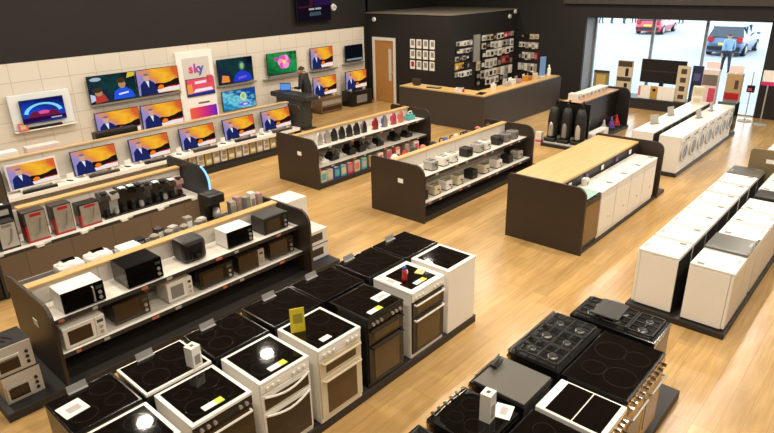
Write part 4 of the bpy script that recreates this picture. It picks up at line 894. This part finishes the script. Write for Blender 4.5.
# bits on the television gondola
GBX = 'film boxes on the lower shelf'
for k in range(16):
    x = 6.45 + .205 * k; cn = ('yellow and white', 'beige and white', 'white')[k % 3]
    t = thing('accessory_box', f'{cn} accessory box under the gondola televisions, {ORD[k + 1] if k < 13 else ("fourth from the far end", "third from the far end", "second from the far end")[k - 13]}' + (' from the near end' if k < 13 else ''), 'box', (x, 11.95, .16), 0, GBX)
    MB().box(-.08, .08, -.08, .1, 0, .27, (mat('mustard_card', (196, 168, 70), .6), BEIGE, WHITE2)[k % 3], .003).build('body', t)
    MB().box(-.06, .06, -.083, -.08, .05, .13, WHITE2 if k % 3 != 2 else TAN).build('printed_panel', t); MB().box(-.04, .06, -.083, -.08, .15, .24, PRINTG).build('printed_panel', t)
for k, x in enumerate((4.1, 5.25, 6.42, 7.55, 8.66)):
    t = thing('remote_stand', f'white demo stand with remote between gondola televisions, {ORD[k + 1]} from the left', 'stand', (x, 11.93, .54), 0, 'demo stands on the television gondola')
    MB().box(-.12, .12, -.08, .08, 0, .02, PAPER).build('base', t); MB().obox(.0, .03, .02, .14, .01, .13, PAPER, .2).build('card', t); MB().obox(-.04, -.03, .02, .05, .12, .015, BLACK, .7).build('remote', t)
for k, x in enumerate((3.5, 4.7, 5.85, 7.0, 8.1, 9.2)):
    tag(MB().box(-.3, .3, -.035, .035, 0, .05, BLACK if k % 2 == 0 else PRINTD, .008).build('soundbar', None, (x, 11.83, .54)), f'low dark soundbar below the {ORD[k + 1]} gondola television from the left', 'soundbar', 'soundbars on the gondola')
for k, (x, w, m, lab) in enumerate(((3.2, .5, PAPER, 'flat white box behind the oak ridge, nearest the picture left edge'), (3.9, .6, mat('pinkish_white', (226, 206, 200), .5), 'pinkish-white flat box behind the oak ridge under the arch television'), (5.35, .9, BLACK, 'long black soundbar behind the oak ridge left of the wall newsreader'))):
    t = thing('soundbar_box' if k < 2 else 'soundbar', lab, 'box' if k < 2 else 'soundbar', (x, 12.5, .88), 0, 'items on the rear shelf'); MB().box(-w / 2, w / 2, -.1, .1, 0, .34 if k < 2 else .36, m, .01).build('body', t); MB().box(-w / 4, w / 4, -.102, -.1, .1, .2, LGREY).build('label', t)

# ------------------------------------------------------------------ people
def person(name, label, loc, rz, joints, edges, cloth, trouser, shoe=BLACK, hair=HAIRB, group=None, zwaist=.93):
    root = thing(name, label, 'person', loc, rz, group)
    ks = list(joints); me = bpy.data.meshes.new('skel'); me.from_pydata([joints[k][0] for k in ks], [(ks.index(a), ks.index(b)) for a, b in edges], [])
    bm = bmesh.new(); bm.from_mesh(me); sk = bm.verts.layers.skin.verify(); bm.verts.ensure_lookup_table()
    for i, k in enumerate(ks):
        q = joints[k][1]; bm.verts[i][sk].radius = q if isinstance(q, tuple) else (q, q); bm.verts[i][sk].use_root = (k == 'pelvis')
    bm.to_mesh(me); bm.free()
    o = bpy.data.objects.new('skel', me); C.objects.link(o)
    m = o.modifiers.new('s', 'SKIN'); m.use_smooth_shade = True; o.modifiers.new('u', 'SUBSURF').levels = 2
    dg = bpy.context.evaluated_depsgraph_get(); m2 = bpy.data.meshes.new_from_object(o.evaluated_get(dg)); bpy.data.objects.remove(o)
    for q in (SKIN, cloth, trouser, shoe): m2.materials.append(q)
    neck = Vector(joints['neck'][0]); hd0 = Vector(joints['head'][0]); hands = [Vector(joints[k][0]) for k in ks if 'hand' in k or 'finger' in k]
    for p in m2.polygons:
        c = p.center; i = 1
        if c.z > neck.z + .0 and ((c - hd0).xy.length < .125 and (c - neck).xy.length < .2) and c.z > neck.z + .02: i = 0
        elif any((c - h_).length < .075 for h_ in hands): i = 0
        elif c.z < .09: i = 3
        elif c.z < zwaist: i = 2
        p.material_index = i; p.use_smooth = True
    b = bpy.data.objects.new('body', m2); C.objects.link(b); b.parent = root
    hd = Vector(joints['head'][0]); ch = Vector(joints['chin'][0])
    fwd = (ch - hd); fwd.z = 0; fwd = fwd.normalized() if fwd.length > 1e-4 else Vector((0, -1, 0))
    sd = Vector((-fwd.y, fwd.x, 0))
    s = MB(); s.ell(hd + Vector((0, 0, .045)) - fwd * .022, (.088, .1, .095), hair, 14, 10, -.25); s.build('hair', b, smooth=True)
    s = MB(); s.cyl(hd + fwd * .085 + Vector((0, 0, -.0)), hd + fwd * .115 + Vector((0, 0, -.03)), .008, SKIN, .014, n=8); s.build('nose', b)
    for q in (-1, 1):
        MB().ell(hd + fwd * .084 + sd * .03 * q + Vector((0, 0, .01)), (.012, .012, .008), mat('eye', (40, 36, 34), .2)).build('eye', b)
        MB().ell(hd + sd * .088 * q + Vector((0, 0, -.01)), (.014, .02, .03), SKIN).build('ear', b)
    MB().ell(hd + fwd * .085 + Vector((0, 0, -.065)), (.022, .012, .008), mat('lips', (150, 84, 76), .5)).build('mouth', b)
    return root
BASE_E = [('pelvis', 'spine'), ('spine', 'chest'), ('chest', 'neck'), ('neck', 'chin'), ('chin', 'head'), ('head', 'crown')]
def limbs(E, s_):
    return E + [('chest', 'sh' + s_), ('sh' + s_, 'el' + s_), ('el' + s_, 'wr' + s_), ('wr' + s_, 'hand' + s_), ('hand' + s_, 'finger1' + s_), ('hand' + s_, 'finger2' + s_), ('hand' + s_, 'finger3' + s_), ('hand' + s_, 'finger4' + s_), ('wr' + s_, 'fingert' + s_), ('pelvis', 'hip' + s_), ('hip' + s_, 'kn' + s_), ('kn' + s_, 'an' + s_), ('an' + s_, 'toe' + s_)]
EDG = limbs(limbs(BASE_E, 'l'), 'r')
def hand(J, s_, wr, d, side):
    wr = Vector(wr); d = Vector(d).normalized(); side = Vector(side).normalized()
    J['wr' + s_] = (wr, .027); J['hand' + s_] = (wr + d * .07, (.034, .02))
    for k, (o_, l) in enumerate(((-.027, .075), (-.009, .088), (.009, .083), (.027, .066))):
        J[f'finger{k + 1}{s_}'] = (wr + d * (.075 + l) + side * o_ * 1.4, .0085)
    J['fingert' + s_] = (wr + d * .08 - side * .06, .01)
def body(h=1.7, lean=0., stride=0.):
    k = h / 1.75; J = {}
    V = lambda x, y, z: Vector((x * k, y * k, z * k))
    J['pelvis'] = (V(0, 0, .95), (.15, .11)); J['spine'] = (V(0, -.01 - lean * .3, 1.15), (.145, .105)); J['chest'] = (V(0, -.02 - lean * .7, 1.36), (.165, .115))
    J['neck'] = (V(0, -.03 - lean, 1.5), .055); J['chin'] = (V(0, -.07 - lean * 1.3, 1.56), .062); J['head'] = (V(0, -.04 - lean * 1.3, 1.63), (.078, .092)); J['crown'] = (V(0, -.03 - lean * 1.2, 1.70), .06)
    for s_, q in (('l', 1), ('r', -1)):
        J['sh' + s_] = (V(q * .19, -.02 - lean * .7, 1.43), .07); J['hip' + s_] = (V(q * .1, 0, .88), .095)
        J['kn' + s_] = (V(q * .11, -.03 - stride * q * .2, .5), .065); J['an' + s_] = (V(q * .11, -stride * q * .32 + .02, .09), .045); J['toe' + s_] = (V(q * .12, -stride * q * .32 - .14, .045), .035)
        J['el' + s_] = (V(q * .25, .03 + stride * q * .1, 1.13), .045)
        hand(J, s_, V(q * .25, -.04 + stride * q * .22, .9), (0, -.15, -1), (0, -1, 0))
    return J
# man at the podium: right hand at his chin, left forearm on the desk, looking down at the laptop
J = body(1.72, .1)
for k_ in ('pelvis', 'spine', 'chest', 'shl', 'shr', 'ell', 'elr'):
    q_ = J[k_][1]; J[k_] = (J[k_][0], (q_[0] * 1.2, q_[1] * 1.5) if isinstance(q_, tuple) else q_ * 1.25)
J['elr'] = (Vector((-.27, -.16, 1.13)), .058); hand(J, 'r', (-.1, -.25, 1.32), (.35, .25, .8), (1, 0, 0))
J['ell'] = (Vector((.29, -.1, 1.1)), .058); hand(J, 'l', (.14, -.34, 1.08), (-.3, -1, -.1), (1, .3, 0))
J['chin'] = (Vector((0, -.22, 1.475)), .062); J['head'] = (Vector((0, -.17, 1.55)), (.078, .092)); J['crown'] = (Vector((0, -.14, 1.62)), .06)
person('person', 'man in dark suit with hand to chin, bent over the podium', (11.74, 13.74, 0), R(-155), J, EDG, SUIT, SUIT)
# podium and laptop
t = thing('podium', 'tall dark grey podium desk in front of the man in dark suit', 'podium', (11.2, 13.72, 0))
pdm = mat('podium_grey', (48, 48, 50), .4)
MB().box(-.25, .25, -.8, .8, .86, 1.0, pdm, .03).build('desk_top', t); MB().box(-.13, .2, -.5, .7, .03, .86, mat('podium_panel', (52, 53, 53), .4), .03).build('column', t); MB().box(-.2, .26, -.6, .78, 0, .03, pdm).build('base', t)
t = thing('laptop', 'open laptop with bright blue screen on the podium', 'laptop', (11.2, 14.1, 1.0), -.75)
MB().box(-.16, .16, -.11, .11, 0, .016, BLACK, .003).build('keyboard_base', t); sc = MB().obox(0, .11, .016, .32, .008, .21, BLACK, 0, 0, -.25).build('lid', t); MB().obox(0, .104, .03, .29, .003, .17, E_('laptop_blue', (90, 150, 230)), 0, 0, -.25).build('screen', sc)
# pedestrian outside
pj = mat('pale_blue_jacket', (128, 160, 190), .7); tr_ = mat('dark_trousers', (40, 44, 54), .8)
person('person', 'pedestrian in pale blue jacket and dark trousers walking outside the window', (28.6, 6.58, 0), R(118), body(1.6, .02, .5), EDG, pj, tr_)
for k, (x, y, cc, lab) in enumerate(((51.6, 21.95, PURPLE, 'distant pedestrian in purple coat, leftmost through the shop window'), (51.9, 21.15, BLUE, 'distant pedestrian in blue coat beside the purple one'), (51.9, 20.1, GREYP, 'distant pedestrian in grey coat left of the red car'), (53.0, 19.7, mat('green_coat', (60, 84, 70), .7), 'distant pedestrian in dark green coat nearest the red car'), (53.8, 16.2, BLACK, 'distant pedestrian in black coat right of the red car'))):
    person('person', lab, (x, y, 0), .7 * k, body(1.7, .0, .3), EDG, cc, tr_, group='distant pedestrians')

# ------------------------------------------------------------------ cars
def car(label, loc, rz, paint, hatch=True):
    t = thing('car', label, 'car', loc, rz)
    L_, W = 4.1, .86
    bm = bmesh.new()
    prof = [(-2.05, .3, .35, .86), (-2.0, .22, .62, .95), (-1.85, .2, .9, 1.0), (-1.3, .2, .95, 1.02), (0, .2, .93, 1.03), (1.0, .2, .9, 1.02), (1.55, .2, .82, 1.0), (1.95, .22, .68, .93), (2.05, .32, .55, .84)]
    rows = []
    for x, z0, z1, wf in prof:
        h = W * wf; zz = z0 + (z1 - z0) * .55
        rows.append([bm.verts.new(p) for p in ((x, -h * .9, z0), (x, -h, zz - .05), (x, -h * .97, zz + .1), (x, -h * .86, z1), (x, 0, z1 + .03), (x, h * .86, z1), (x, h * .97, zz + .1), (x, h, zz - .05), (x, h * .9, z0))])
    for a, b in zip(rows, rows[1:]):
        for i in range(9): j = (i + 1) % 9; bm.faces.new((a[i], a[j], b[j], b[i]))
    bm.faces.new(rows[0]); bm.faces.new(rows[-1][::-1])
    bo = MB().bm(bm, paint).build('body', t)
    glass = mat('car_glass', (44, 56, 70), .08)
    cab = [(-1.9, .94, .8), (-1.55, 1.42, .66), (-.9, 1.5, .66), (.1, 1.48, .66), (1.05, .95, .8)]
    s = MB()
    A = [[(x, -wd, z), (x, wd, z)] for x, z, wd in cab]
    for k in range(4): s.poly([A[k][0], A[k][1], A[k + 1][1], A[k + 1][0]], glass if k in (0, 3) else paint)
    for sy in (0, 1): s.poly([A[k][sy] for k in range(5)], glass)
    s.build('cabin', t)
    for sy in (-1, 1):
        MB().box(-1.15 - .03, -1.15 + .03, sy * .74 - .04, sy * .74 + .04, .95, 1.42, paint).build('pillar', t); MB().box(-.2, -.14, sy * .72 - .04, sy * .72 + .04, .95, 1.44, paint).build('pillar', t)
        MB().box(-2.04, -1.9, sy * .66 - .12, sy * .66 + .12, .72, .95, RED).build('tail_light', t); MB().box(1.9, 2.03, sy * .62 - .14, sy * .62 + .14, .58, .7, WHITE2).build('headlight', t)
        MB().ell((.75, sy * .93, .98), (.07, .1, .06), paint).build('door_mirror', t)
        for x in (-1.3, 1.3):
            wl = MB().cyl((x, sy * .68, .31), (x, sy * .88, .31), .31, mat('tyre', (26, 26, 28), .8), n=24).build('wheel', t); MB().cyl((x, sy * .87, .31), (x, sy * .89, .31), .19, STEEL, n=16).build('hub_cap', wl)
    MB().box(-2.09, -1.95, -.75, .75, .3, .5, BLACK, .02).build('bumper', t); MB().box(-2.07, -2.03, -.26, .26, .55, .67, mat('plate_yellow', (214, 190, 90), .5)).build('number_plate', t)
    return t
car('blue hatchback seen from behind beyond the pedestrian', (36.2, 8.15, 0), .02, mat('blue_car_paint', (76, 100, 134), .25, .2, coat=.5))
car('red hatchback on the far side of the street', (45.7, 15.35, 0), .04, mat('red_car_paint', (186, 50, 72), .25, .1, coat=.5))

# ------------------------------------------------------------------ till area
GP = 'sheets pinned to the store room wall'
for r_ in range(3):
    for c_ in range(4):
        y = 12.87 - .27 * c_; z = 1.9 - .335 * r_
        t = thing('picture_sheet', f'white printed sheet on the dark wall, {ORD[c_ + 1]} from the left in the {("top", "middle", "bottom")[r_]} row', 'poster', (BX - .012, y, z), 0, GP)
        MB().box(0, .012, -.1, .1, 0, .28, PAPER).build('sheet', t); MB().box(-.001, 0, -.07, .05, .08, .24, PRINTG if (r_, c_) != (2, 0) else RED).build('printed_panel', t)
# accessory packs
def packs(side, wallname, rows, place):
    n = 0
    for ri, (z, cols) in enumerate(rows):
        for ci, (u, w, h, m, cn) in enumerate(cols):
            loc, rz = place(u, z)
            t = thing('blister_pack', f'{cn} accessory pack on the {wallname}, {ORD[ci + 1]} from the left in row {ORD[ri + 1]} down', 'packet', loc, rz, 'accessory packs on the ' + wallname)
            MB().box(-w / 2, w / 2, -.05, -.01, -h, 0, m, .004).build('card', t); MB().cyl((0, .0, -.01), (0, -.09, -.01), .004, STEEL, n=6).build('peg', t)
            MB().box(-w * .32, w * .32, -.062, -.05, -h * .8, -h * .3, random.choice((GREYP, BLACK, PRINTG, WHITE2))).build('blister', t)
            n += 1
PC = [(PAPER, 'white'), (WHITE2, 'off-white'), (LGREY, 'grey'), (BEIGE, 'beige'), (BLACK, 'black')]
def row(u0, u1, n, h, special=None, wts=(4, 3, 3, 1, 2)):
    out = []
    for k in range(n):
        m, cn = random.choices(PC, wts)[0]
        if special and k in special: m, cn = special[k]
        out.append((u0 + (u1 - u0) * (k + .5) / n, (u1 - u0) / n * random.uniform(.78, .97), h * random.uniform(.9, 1.25), m, cn))
    return out
YL = (mat('amber_card', (216, 166, 40), .6), 'amber'); RD = (mat('red_card', (186, 32, 52), .6), 'red')
packs('side', 'near pegboard', [(2.14, row(15.85, 16.75, 5, .14, wts=(1, 1, 4, 1, 2))), (1.9, row(15.85, 16.75, 5, .13, wts=(0, 1, 3, 1, 4))), (1.68, row(15.82, 16.75, 5, .12, wts=(0, 1, 4, 1, 3))), (1.48, row(15.82, 16.6, 5, .18, {0: YL, 1: YL, 2: YL}, wts=(0, 0, 1, 0, 4))), (1.2, row(15.82, 16.75, 6, .15, wts=(5, 2, 1, 0, 0)))], lambda u, z: ((u, BY, z), 0))
packs('side', 'middle pegboard', [(2.22, row(17.3, 19.3, 9, .16, {6: RD, 7: RD})), (1.97, row(17.3, 19.3, 8, .18, wts=(4, 3, 2, 1, 4))), (1.72, row(17.3, 19.3, 8, .2, wts=(3, 3, 3, 1, 4))), (1.42, row(17.0, 19.3, 9, .26, {6: RD, 7: RD}, wts=(4, 3, 3, 1, 4))), (1.08, row(17.0, 19.3, 9, .24, wts=(2, 3, 3, 1, 5))), (.8, row(17.0, 19.3, 8, .2, wts=(2, 3, 3, 1, 5)))], lambda u, z: ((u, BY, z), 0))
packs('back', 'far pegboard', [(2.12, row(10.5, 11.2, 4, .15, {2: (BEIGE, 'beige'), 3: (BEIGE, 'tan')}, wts=(0, 0, 1, 0, 5))), (1.84, row(10.45, 11.2, 6, .18, wts=(5, 3, 2, 0, 1))), (1.5, row(10.45, 11.2, 6, .22, {5: RD}, wts=(3, 2, 3, 0, 2))), (1.12, row(10.45, 11.2, 6, .26, wts=(5, 3, 2, 0, 1)))], lambda u, z: ((FX, 21.65 - u, z), pi / 2 * -1))
tag(MB().box(-.17, .17, -.06, 0, 0, .85, mat('grey_light_panel', (150, 150, 146), .3), .01).build('accessory_board', None, (17.0, BY, 1.42)), 'tall grey hanging board between the accessory pegboards', 'board')
# things on the till counter
def small(name, label, cat, loc, parts, rz=0., group='items on the till counter'):
    t = thing(name, label, cat, loc, rz, group)
    for nm, a in parts: MB().box(*a[:6], a[6], .004).build(nm, t)
    return t
small('card_terminal', 'white and red card terminal on the till counter near its corner', 'card terminal', (14.12, 9.95, 1.0), [('body', (-.12, .12, -.12, .1, 0, .1, WHITE2)), ('red_front', (-.1, .02, -.16, -.12, 0, .09, RED)), ('screen', (-.08, .08, -.1, .04, .1, .105, GREYP))], .4)
small('tablet', 'flat black tablet at the till counter corner', 'tablet', (14.2, 9.25, 1.0), [('case', (-.16, .16, -.1, .1, 0, .02, BLACK)), ('screen', (-.14, .14, -.08, .08, .02, .022, GLASSB))], .2)
small('keyboard', 'black keyboard on the left leg of the till counter', 'keyboard', (14.2, 10.9, 1.0), [('case', (-.1, .1, -.22, .22, 0, .025, BLACK)), ('keys', (-.08, .08, -.2, .2, .025, .032, GREYP))])
small('till_screen', 'small dark till screen at the left end of the counter', 'screen', (14.25, 11.6, 1.0), [('base', (-.08, .08, -.08, .08, 0, .02, BLACK)), ('case', (-.02, .02, -.14, .14, .02, .2, PRINTD))], .2)
small('receipt_printer', 'white receipt printer on the right leg of the till counter', 'printer', (14.9, 9.3, 1.0), [('body', (-.06, .06, -.06, .06, 0, .17, WHITE2)), ('paper', (-.04, .04, -.01, .01, .17, .22, PAPER))])
for k, (x, m, cn) in enumerate(((15.7, LGREY, 'grey'), (16.0, WHITE2, 'white'), (16.35, MK, 'mauve'), (16.8, mat('amber_box', (190, 130, 40), .5), 'amber'), (17.05, mat('amber_box2', (170, 110, 50), .5), 'brown'), (17.4, BEIGE, 'beige'))):
    small('counter_display', f'{cn} counter display box, {ORD[k + 1]} along the right leg of the till', 'box', (x, 9.35, 1.0), [('body', (-.11, .11, -.08, .08, 0, .12 + .04 * (k % 2), m)), ('header', (-.1, .1, .06, .08, .12, .2, PAPER if k % 2 else m))], .1 * k)
small('standee', 'tall blue display card at right end of the till counter', 'display card', (17.85, 9.35, 1.0), [('foot', (-.1, .1, -.08, .08, 0, .02, WHITE2)), ('card', (-.1, .1, -.01, .01, .02, .62, mat('sky_blue_card', (110, 150, 205), .4)))], -.6)
t = thing('spray_bottle', 'white bottle at the very right end of the till counter', 'bottle', (18.2, 9.3, 1.0)); MB().lathe(0, 0, [(.06, 0), (.06, .2), (.03, .25), (.03, .29)], PAPER, 14).build('body', t); MB().box(-.05, .02, -.015, .015, .29, .33, PAPER).build('nozzle', t)

# ------------------------------------------------------------------ vacuum cleaner stand
t = thing('vacuum_stand', 'dark double display stand of upright vacuum cleaners by the till', 'display shelf', (15.4, 6.5, 0))
MB().box(-1.75, 1.45, -.45, .55, 0, .08, PLINTH, .005).build('plinth', t); MB().box(-1.15, 1.3, -.1, .3, .08, 1.03, BLACK).build('centre_board', t); MB().box(-1.17, -1.12, -.42, .48, .08, 1.06, BLACK).build('near_board', t)
MB().box(-1.17, 1.3, -.12, .36, 1.03, 1.06, mat('pink_oak', (184, 148, 116), .45)).build('top', t)
MB().prism(panel_outline(-.45, .5, 1.12, .2, .05), 'x', 1.3, 1.34, mat('black_panel', (30, 26, 25), .45)).build('end_panel', t)
MB().box(-1.7, -.95, -.42, .5, .08, .1, LGREY).build('label_strip', t)
small('long_carton', 'long flat white carton on the vacuum stand plinth', 'box', (15.0, 6.17, .08), [('body', (-.5, .5, -.1, .1, 0, .18, PAPER)), ('label', (-.2, .2, -.102, -.1, .06, .16, LGREY))], 0, 'cartons at the vacuum stand')
for k in range(8):
    t = thing('leaflet_box', f'white accessory carton on top of the vacuum stand, {ORD[k + 1]} from the near end', 'box', (14.62 + .24 * k, 6.7, 1.06), 0, 'cartons on top of the vacuum stand')
    MB().box(-.1, .1, -.13, .13, 0, .13 if k else .16, WHITE2, .004).build('body', t); MB().box(-.07, .07, -.133, -.13, .03, .1, MK if k % 2 else LGREY).build('printed_panel', t)
def vacuum(acc):
    def fn():
        t = thing('vacuum_cleaner', '', 'vacuum cleaner')
        MB().box(-.15, .15, -.2, .08, 0, .1, BLACK, .025).build('floor_head', t)
        s = MB(); s.lathe(0, 0, [(.1, .08), (.135, .16), (.14, .5), (.12, .72), (.08, .86)], mat('dull_black_plastic', (26, 24, 24), .6), 16); s.build('body', t, smooth=True)
        s = MB(); s.lathe(0, -.1, [(.055, .12), (.07, .16), (.065, .42), (.04, .5)], acc, 14); s.build('dust_bin', t, smooth=True)
        MB().cyl((0, .02, .8), (0, .06, .98), .025, BLACK).build('pole', t); MB().tube([(0, .06, .94), (0, -.02, 1.0), (0, .08, 1.04), (0, .1, .92)], .02, BLACK).build('handle', t)
        for sx in (-1, 1): MB().cyl((sx * .14, .04, .07), (sx * .17, .04, .07), .07, GREYP, n=16).build('wheel', t)
        return t
    return fn
VS = [((13.98, 6.9), 'silver', STEEL), ((14.0, 6.55), 'grey', GREYP), ((14.02, 6.2), 'pale grey', LGREY)]
for (x, y), cn, m in VS: make('vac' + cn, vacuum(m), (x, y, .1), -pi / 2, f'black upright vacuum cleaner with {cn} dust bin at near end of the stand', 'vacuum cleaners')
for k, (x, cn, m) in enumerate(((15.6, 'clear grey', LGREY), (16.1, 'purple', PURPLE), (16.45, 'red', RED))):
    t = thing('handheld_vacuum', f'small black hand vacuum with {cn} bin on the aisle side of the stand', 'vacuum cleaner', (x, 6.25, .08), .4 * k, 'hand vacuums')
    s = MB(); s.lathe(0, 0, [(.1, 0), (.11, .05), (.07, .16), (.03, .26), (.02, .34)], m, 14); s.build('bin', t, smooth=True)
    MB().box(-.12, .12, -.1, .12, 0, .05, BLACK, .015).build('base', t); MB().tube([(0, .03, .3), (0, .12, .26), (0, .12, .1)], .016, BLACK).build('handle', t)
small('packed_bag', 'small pink and white package beside the near vacuum cleaners', 'box', (13.85, 7.2, 0), [('body', (-.06, .06, -.08, .08, 0, .3, WHITE2)), ('pink_band', (-.062, .062, -.082, .082, .04, .1, PINK))])

# ------------------------------------------------------------------ on the washing machines and at the window
for k, (x, y, nm) in enumerate(((14.0, 4.45, 'back row near end'), (15.1, 4.45, 'back row middle'), (15.2, 3.85, 'aisle row middle'), (16.2, 3.85, 'aisle row beyond the middle'))):
    t = thing('leaflet_holder', f'clear leaflet holder on the washing machines, {nm}', 'leaflet holder', (x, y, .86), -.6 + .2 * k, 'leaflet holders on washing machines')
    MB().box(-.11, .11, -.05, .05, 0, .015, ACRYL).build('base', t); MB().obox(0, .0, .015, .21, .012, .2, LGREY, 0, 0, -.2).build('leaflet', t)
def board(label, y, z0, z1, w, parts, x=19.85, rz=-pi / 2, name='display_board', cat='display board', th=.06):
    t = thing(name, label, cat, (x, y, z0), rz, 'displays at the shop window')
    MB().box(-w / 2, w / 2, -th / 2, th / 2, 0, z1 - z0, BEIGE if not parts else parts[0][5], .004).build('board', t)
    for k, (nm, a, b, c_, d_, m) in enumerate(parts[1:]): MB().box(-w / 2 + w * a, -w / 2 + w * b, -th / 2 - .004, -th / 2, (z1 - z0) * c_, (z1 - z0) * d_, m).build(nm, t)
    return t
DK = mat('dark_poster_print', (70, 58, 46), .5)
board('olive picture board at the left end of the window platform', 8.22, .33, 1.05, .52, [(0, 0, 0, 0, 0, mat('olive_board', (140, 126, 84), .6)), ('picture', .2, .8, .3, .8, mat('ochre_print', (196, 166, 90), .6)), ('header', 0, 1, .88, 1, DK)])
board('tall beige poster board with dark figures, second on the window platform', 7.46, .33, 1.42, .5, [(0, 0, 0, 0, 0, BEIGE), ('header', .05, .95, .82, .98, DK), ('header', .05, .95, .4, .52, DK), ('picture', .55, .75, .55, .78, BLACK), ('picture', .55, .75, .1, .35, BLACK)])
t = board('wide black screen back standing in the shop window', 6.28, .8, 1.52, 1.34, [(0, 0, 0, 0, 0, BLACK), ('seam', .02, .98, .48, .52, mat('dark_seam', (50, 44, 42), .5))], name='display_screen', cat='screen')
MB().box(-.5, .5, -.12, .12, -.47, -.44, BLACK).build('base', t); MB().box(-.06, .06, -.04, .04, -.44, .05, BLACK).build('post', t)
board('white picture board below the wide black screen', 6.32, .33, .74, 1.1, [(0, 0, 0, 0, 0, PAPER), ('picture', .34, .54, .02, .98, mat('ochre_card', (180, 140, 60), .6)), ('picture', .4, .48, .6, .8, PAPER), ('picture', 0, .06, .2, .9, CORAL)], x=19.62)
board('tall beige column of four picture tiles beside the black screen', 5.62, .33, 1.4, .36, [(0, 0, 0, 0, 0, BEIGE), ('picture', .3, .75, .78, .92, DK), ('picture', .3, .75, .54, .68, DK), ('picture', .3, .75, .3, .44, DK), ('picture', .3, .75, .08, .2, DK)], x=19.7)
board('navy display board right of the beige column', 5.26, .33, 1.42, .3, [(0, 0, 0, 0, 0, NAVY), ('picture', .2, .8, .1, .35, mat('navy_print', (80, 84, 130), .5)), ('picture', .2, .8, .6, .8, mat('navy_print', (80, 84, 130), .5))], x=19.8)
board('pale display stand with a grey header and pink roundel beyond washing machines', 4.45, 0, 1.58, .38, [(0, 0, 0, 0, 0, mat('pale_pink_board', (226, 206, 200), .5)), ('header', .02, .98, .74, .92, mat('taupe_print', (110, 100, 92), .5)), ('picture', .5, .95, .45, .7, PINK)], x=18.1, th=.2)
board('tan display stand with broad red base beyond washing machines', 3.87, 0, 1.52, .36, [(0, 0, 0, 0, 0, TAN), ('red_base', 0, 1, .5, .68, RED), ('picture', .6, .85, .75, .9, DK)], x=18.1, th=.25)
for y, lab, zt in ((4.45, 'pale pink header card on the pale display stand', 1.58), (3.87, 'pale pink header card on the tan display stand', 1.52)):
    t = thing('header_card', lab, 'sign', (18.1, y, zt), -pi / 2, 'header cards'); MB().box(-.17, .17, -.01, .01, .03, .2, mat('pale_rose', (236, 216, 212), .5), .004).build('card', t); MB().box(-.03, .03, -.02, .02, 0, .03, PAPER).build('stem', t)
# stacked carton on the end of the washers
for k, zz in enumerate((.86, 1.08)):
    t = thing('detergent_carton', ('cream carton on the far washing machines, lower of two', 'cream carton on the far washing machines, upper of two')[k], 'box', (16.9, 4.4, zz), .2, 'cartons on the far washing machines'); MB().box(-.13, .13, -.13, .13, 0, .22, CREAM if k else WHITE2, .01).build('body', t); MB().box(-.132, -.13, -.08, .08, .05, .16, BEIGE).build('printed_panel', t)
# pole stands at the right
t = thing('tablet_stand', 'slim floor stand holding a black and pink handset', 'stand', (19.6, 3.75, 0)); MB().cyl((0, 0, .0), (0, 0, .02), .18, LGREY, n=20).build('base', t); MB().cyl((0, 0, .02), (0, 0, 1.4), .014, LGREY).build('pole', t); s = MB(); s.box(-.02, .02, -.1, .1, .82, 1.02, BLACK, .008); s.build('handset', t); MB().box(-.024, -.02, -.03, .06, .86, .94, PINK).build('handset_label', t)
t = thing('sign_stand', 'white sign with pink band on a slim pole against the black pier', 'sign', (19.3, 3.3, 0)); MB().cyl((0, 0, .0), (0, 0, .02), .18, LGREY, n=20).build('base', t); MB().cyl((0, 0, .02), (0, 0, 1.1), .018, LGREY).build('pole', t); MB().box(-.02, .02, -.14, .16, 1.2, 1.5, PAPER, .004).build('sign_board', t); MB().box(-.022, .022, -.15, .17, 1.1, 1.2, mat('magenta_band', (206, 40, 110), .5)).build('pink_band', t)
# little round fittings on the dark walls
for k, (loc, rz, lab) in enumerate((((14.1, LW, 3.19), 0, 'round white speaker on the left wall beside the promotional screen'), ((BX, 14.55, 2.74), -pi / 2, 'round white fitting above the oak door'), ((19.0, BY, 2.72), 0, 'round white fitting high on the store room side, left of two'), ((19.35, BY, 2.86), 0, 'round white fitting high on the store room side, right of two'))):
    t = thing('wall_speaker', lab, 'speaker', loc, rz, 'round white wall fittings'); r_ = .11 if k == 0 else .075
    MB().cyl((0, 0, 0), (0, -.05, 0), r_, PAPER, r_ * .8, n=20).build('body', t); MB().cyl((0, -.05, 0), (0, -.055, 0), r_ * .6, LGREY, n=16).build('grille', t)
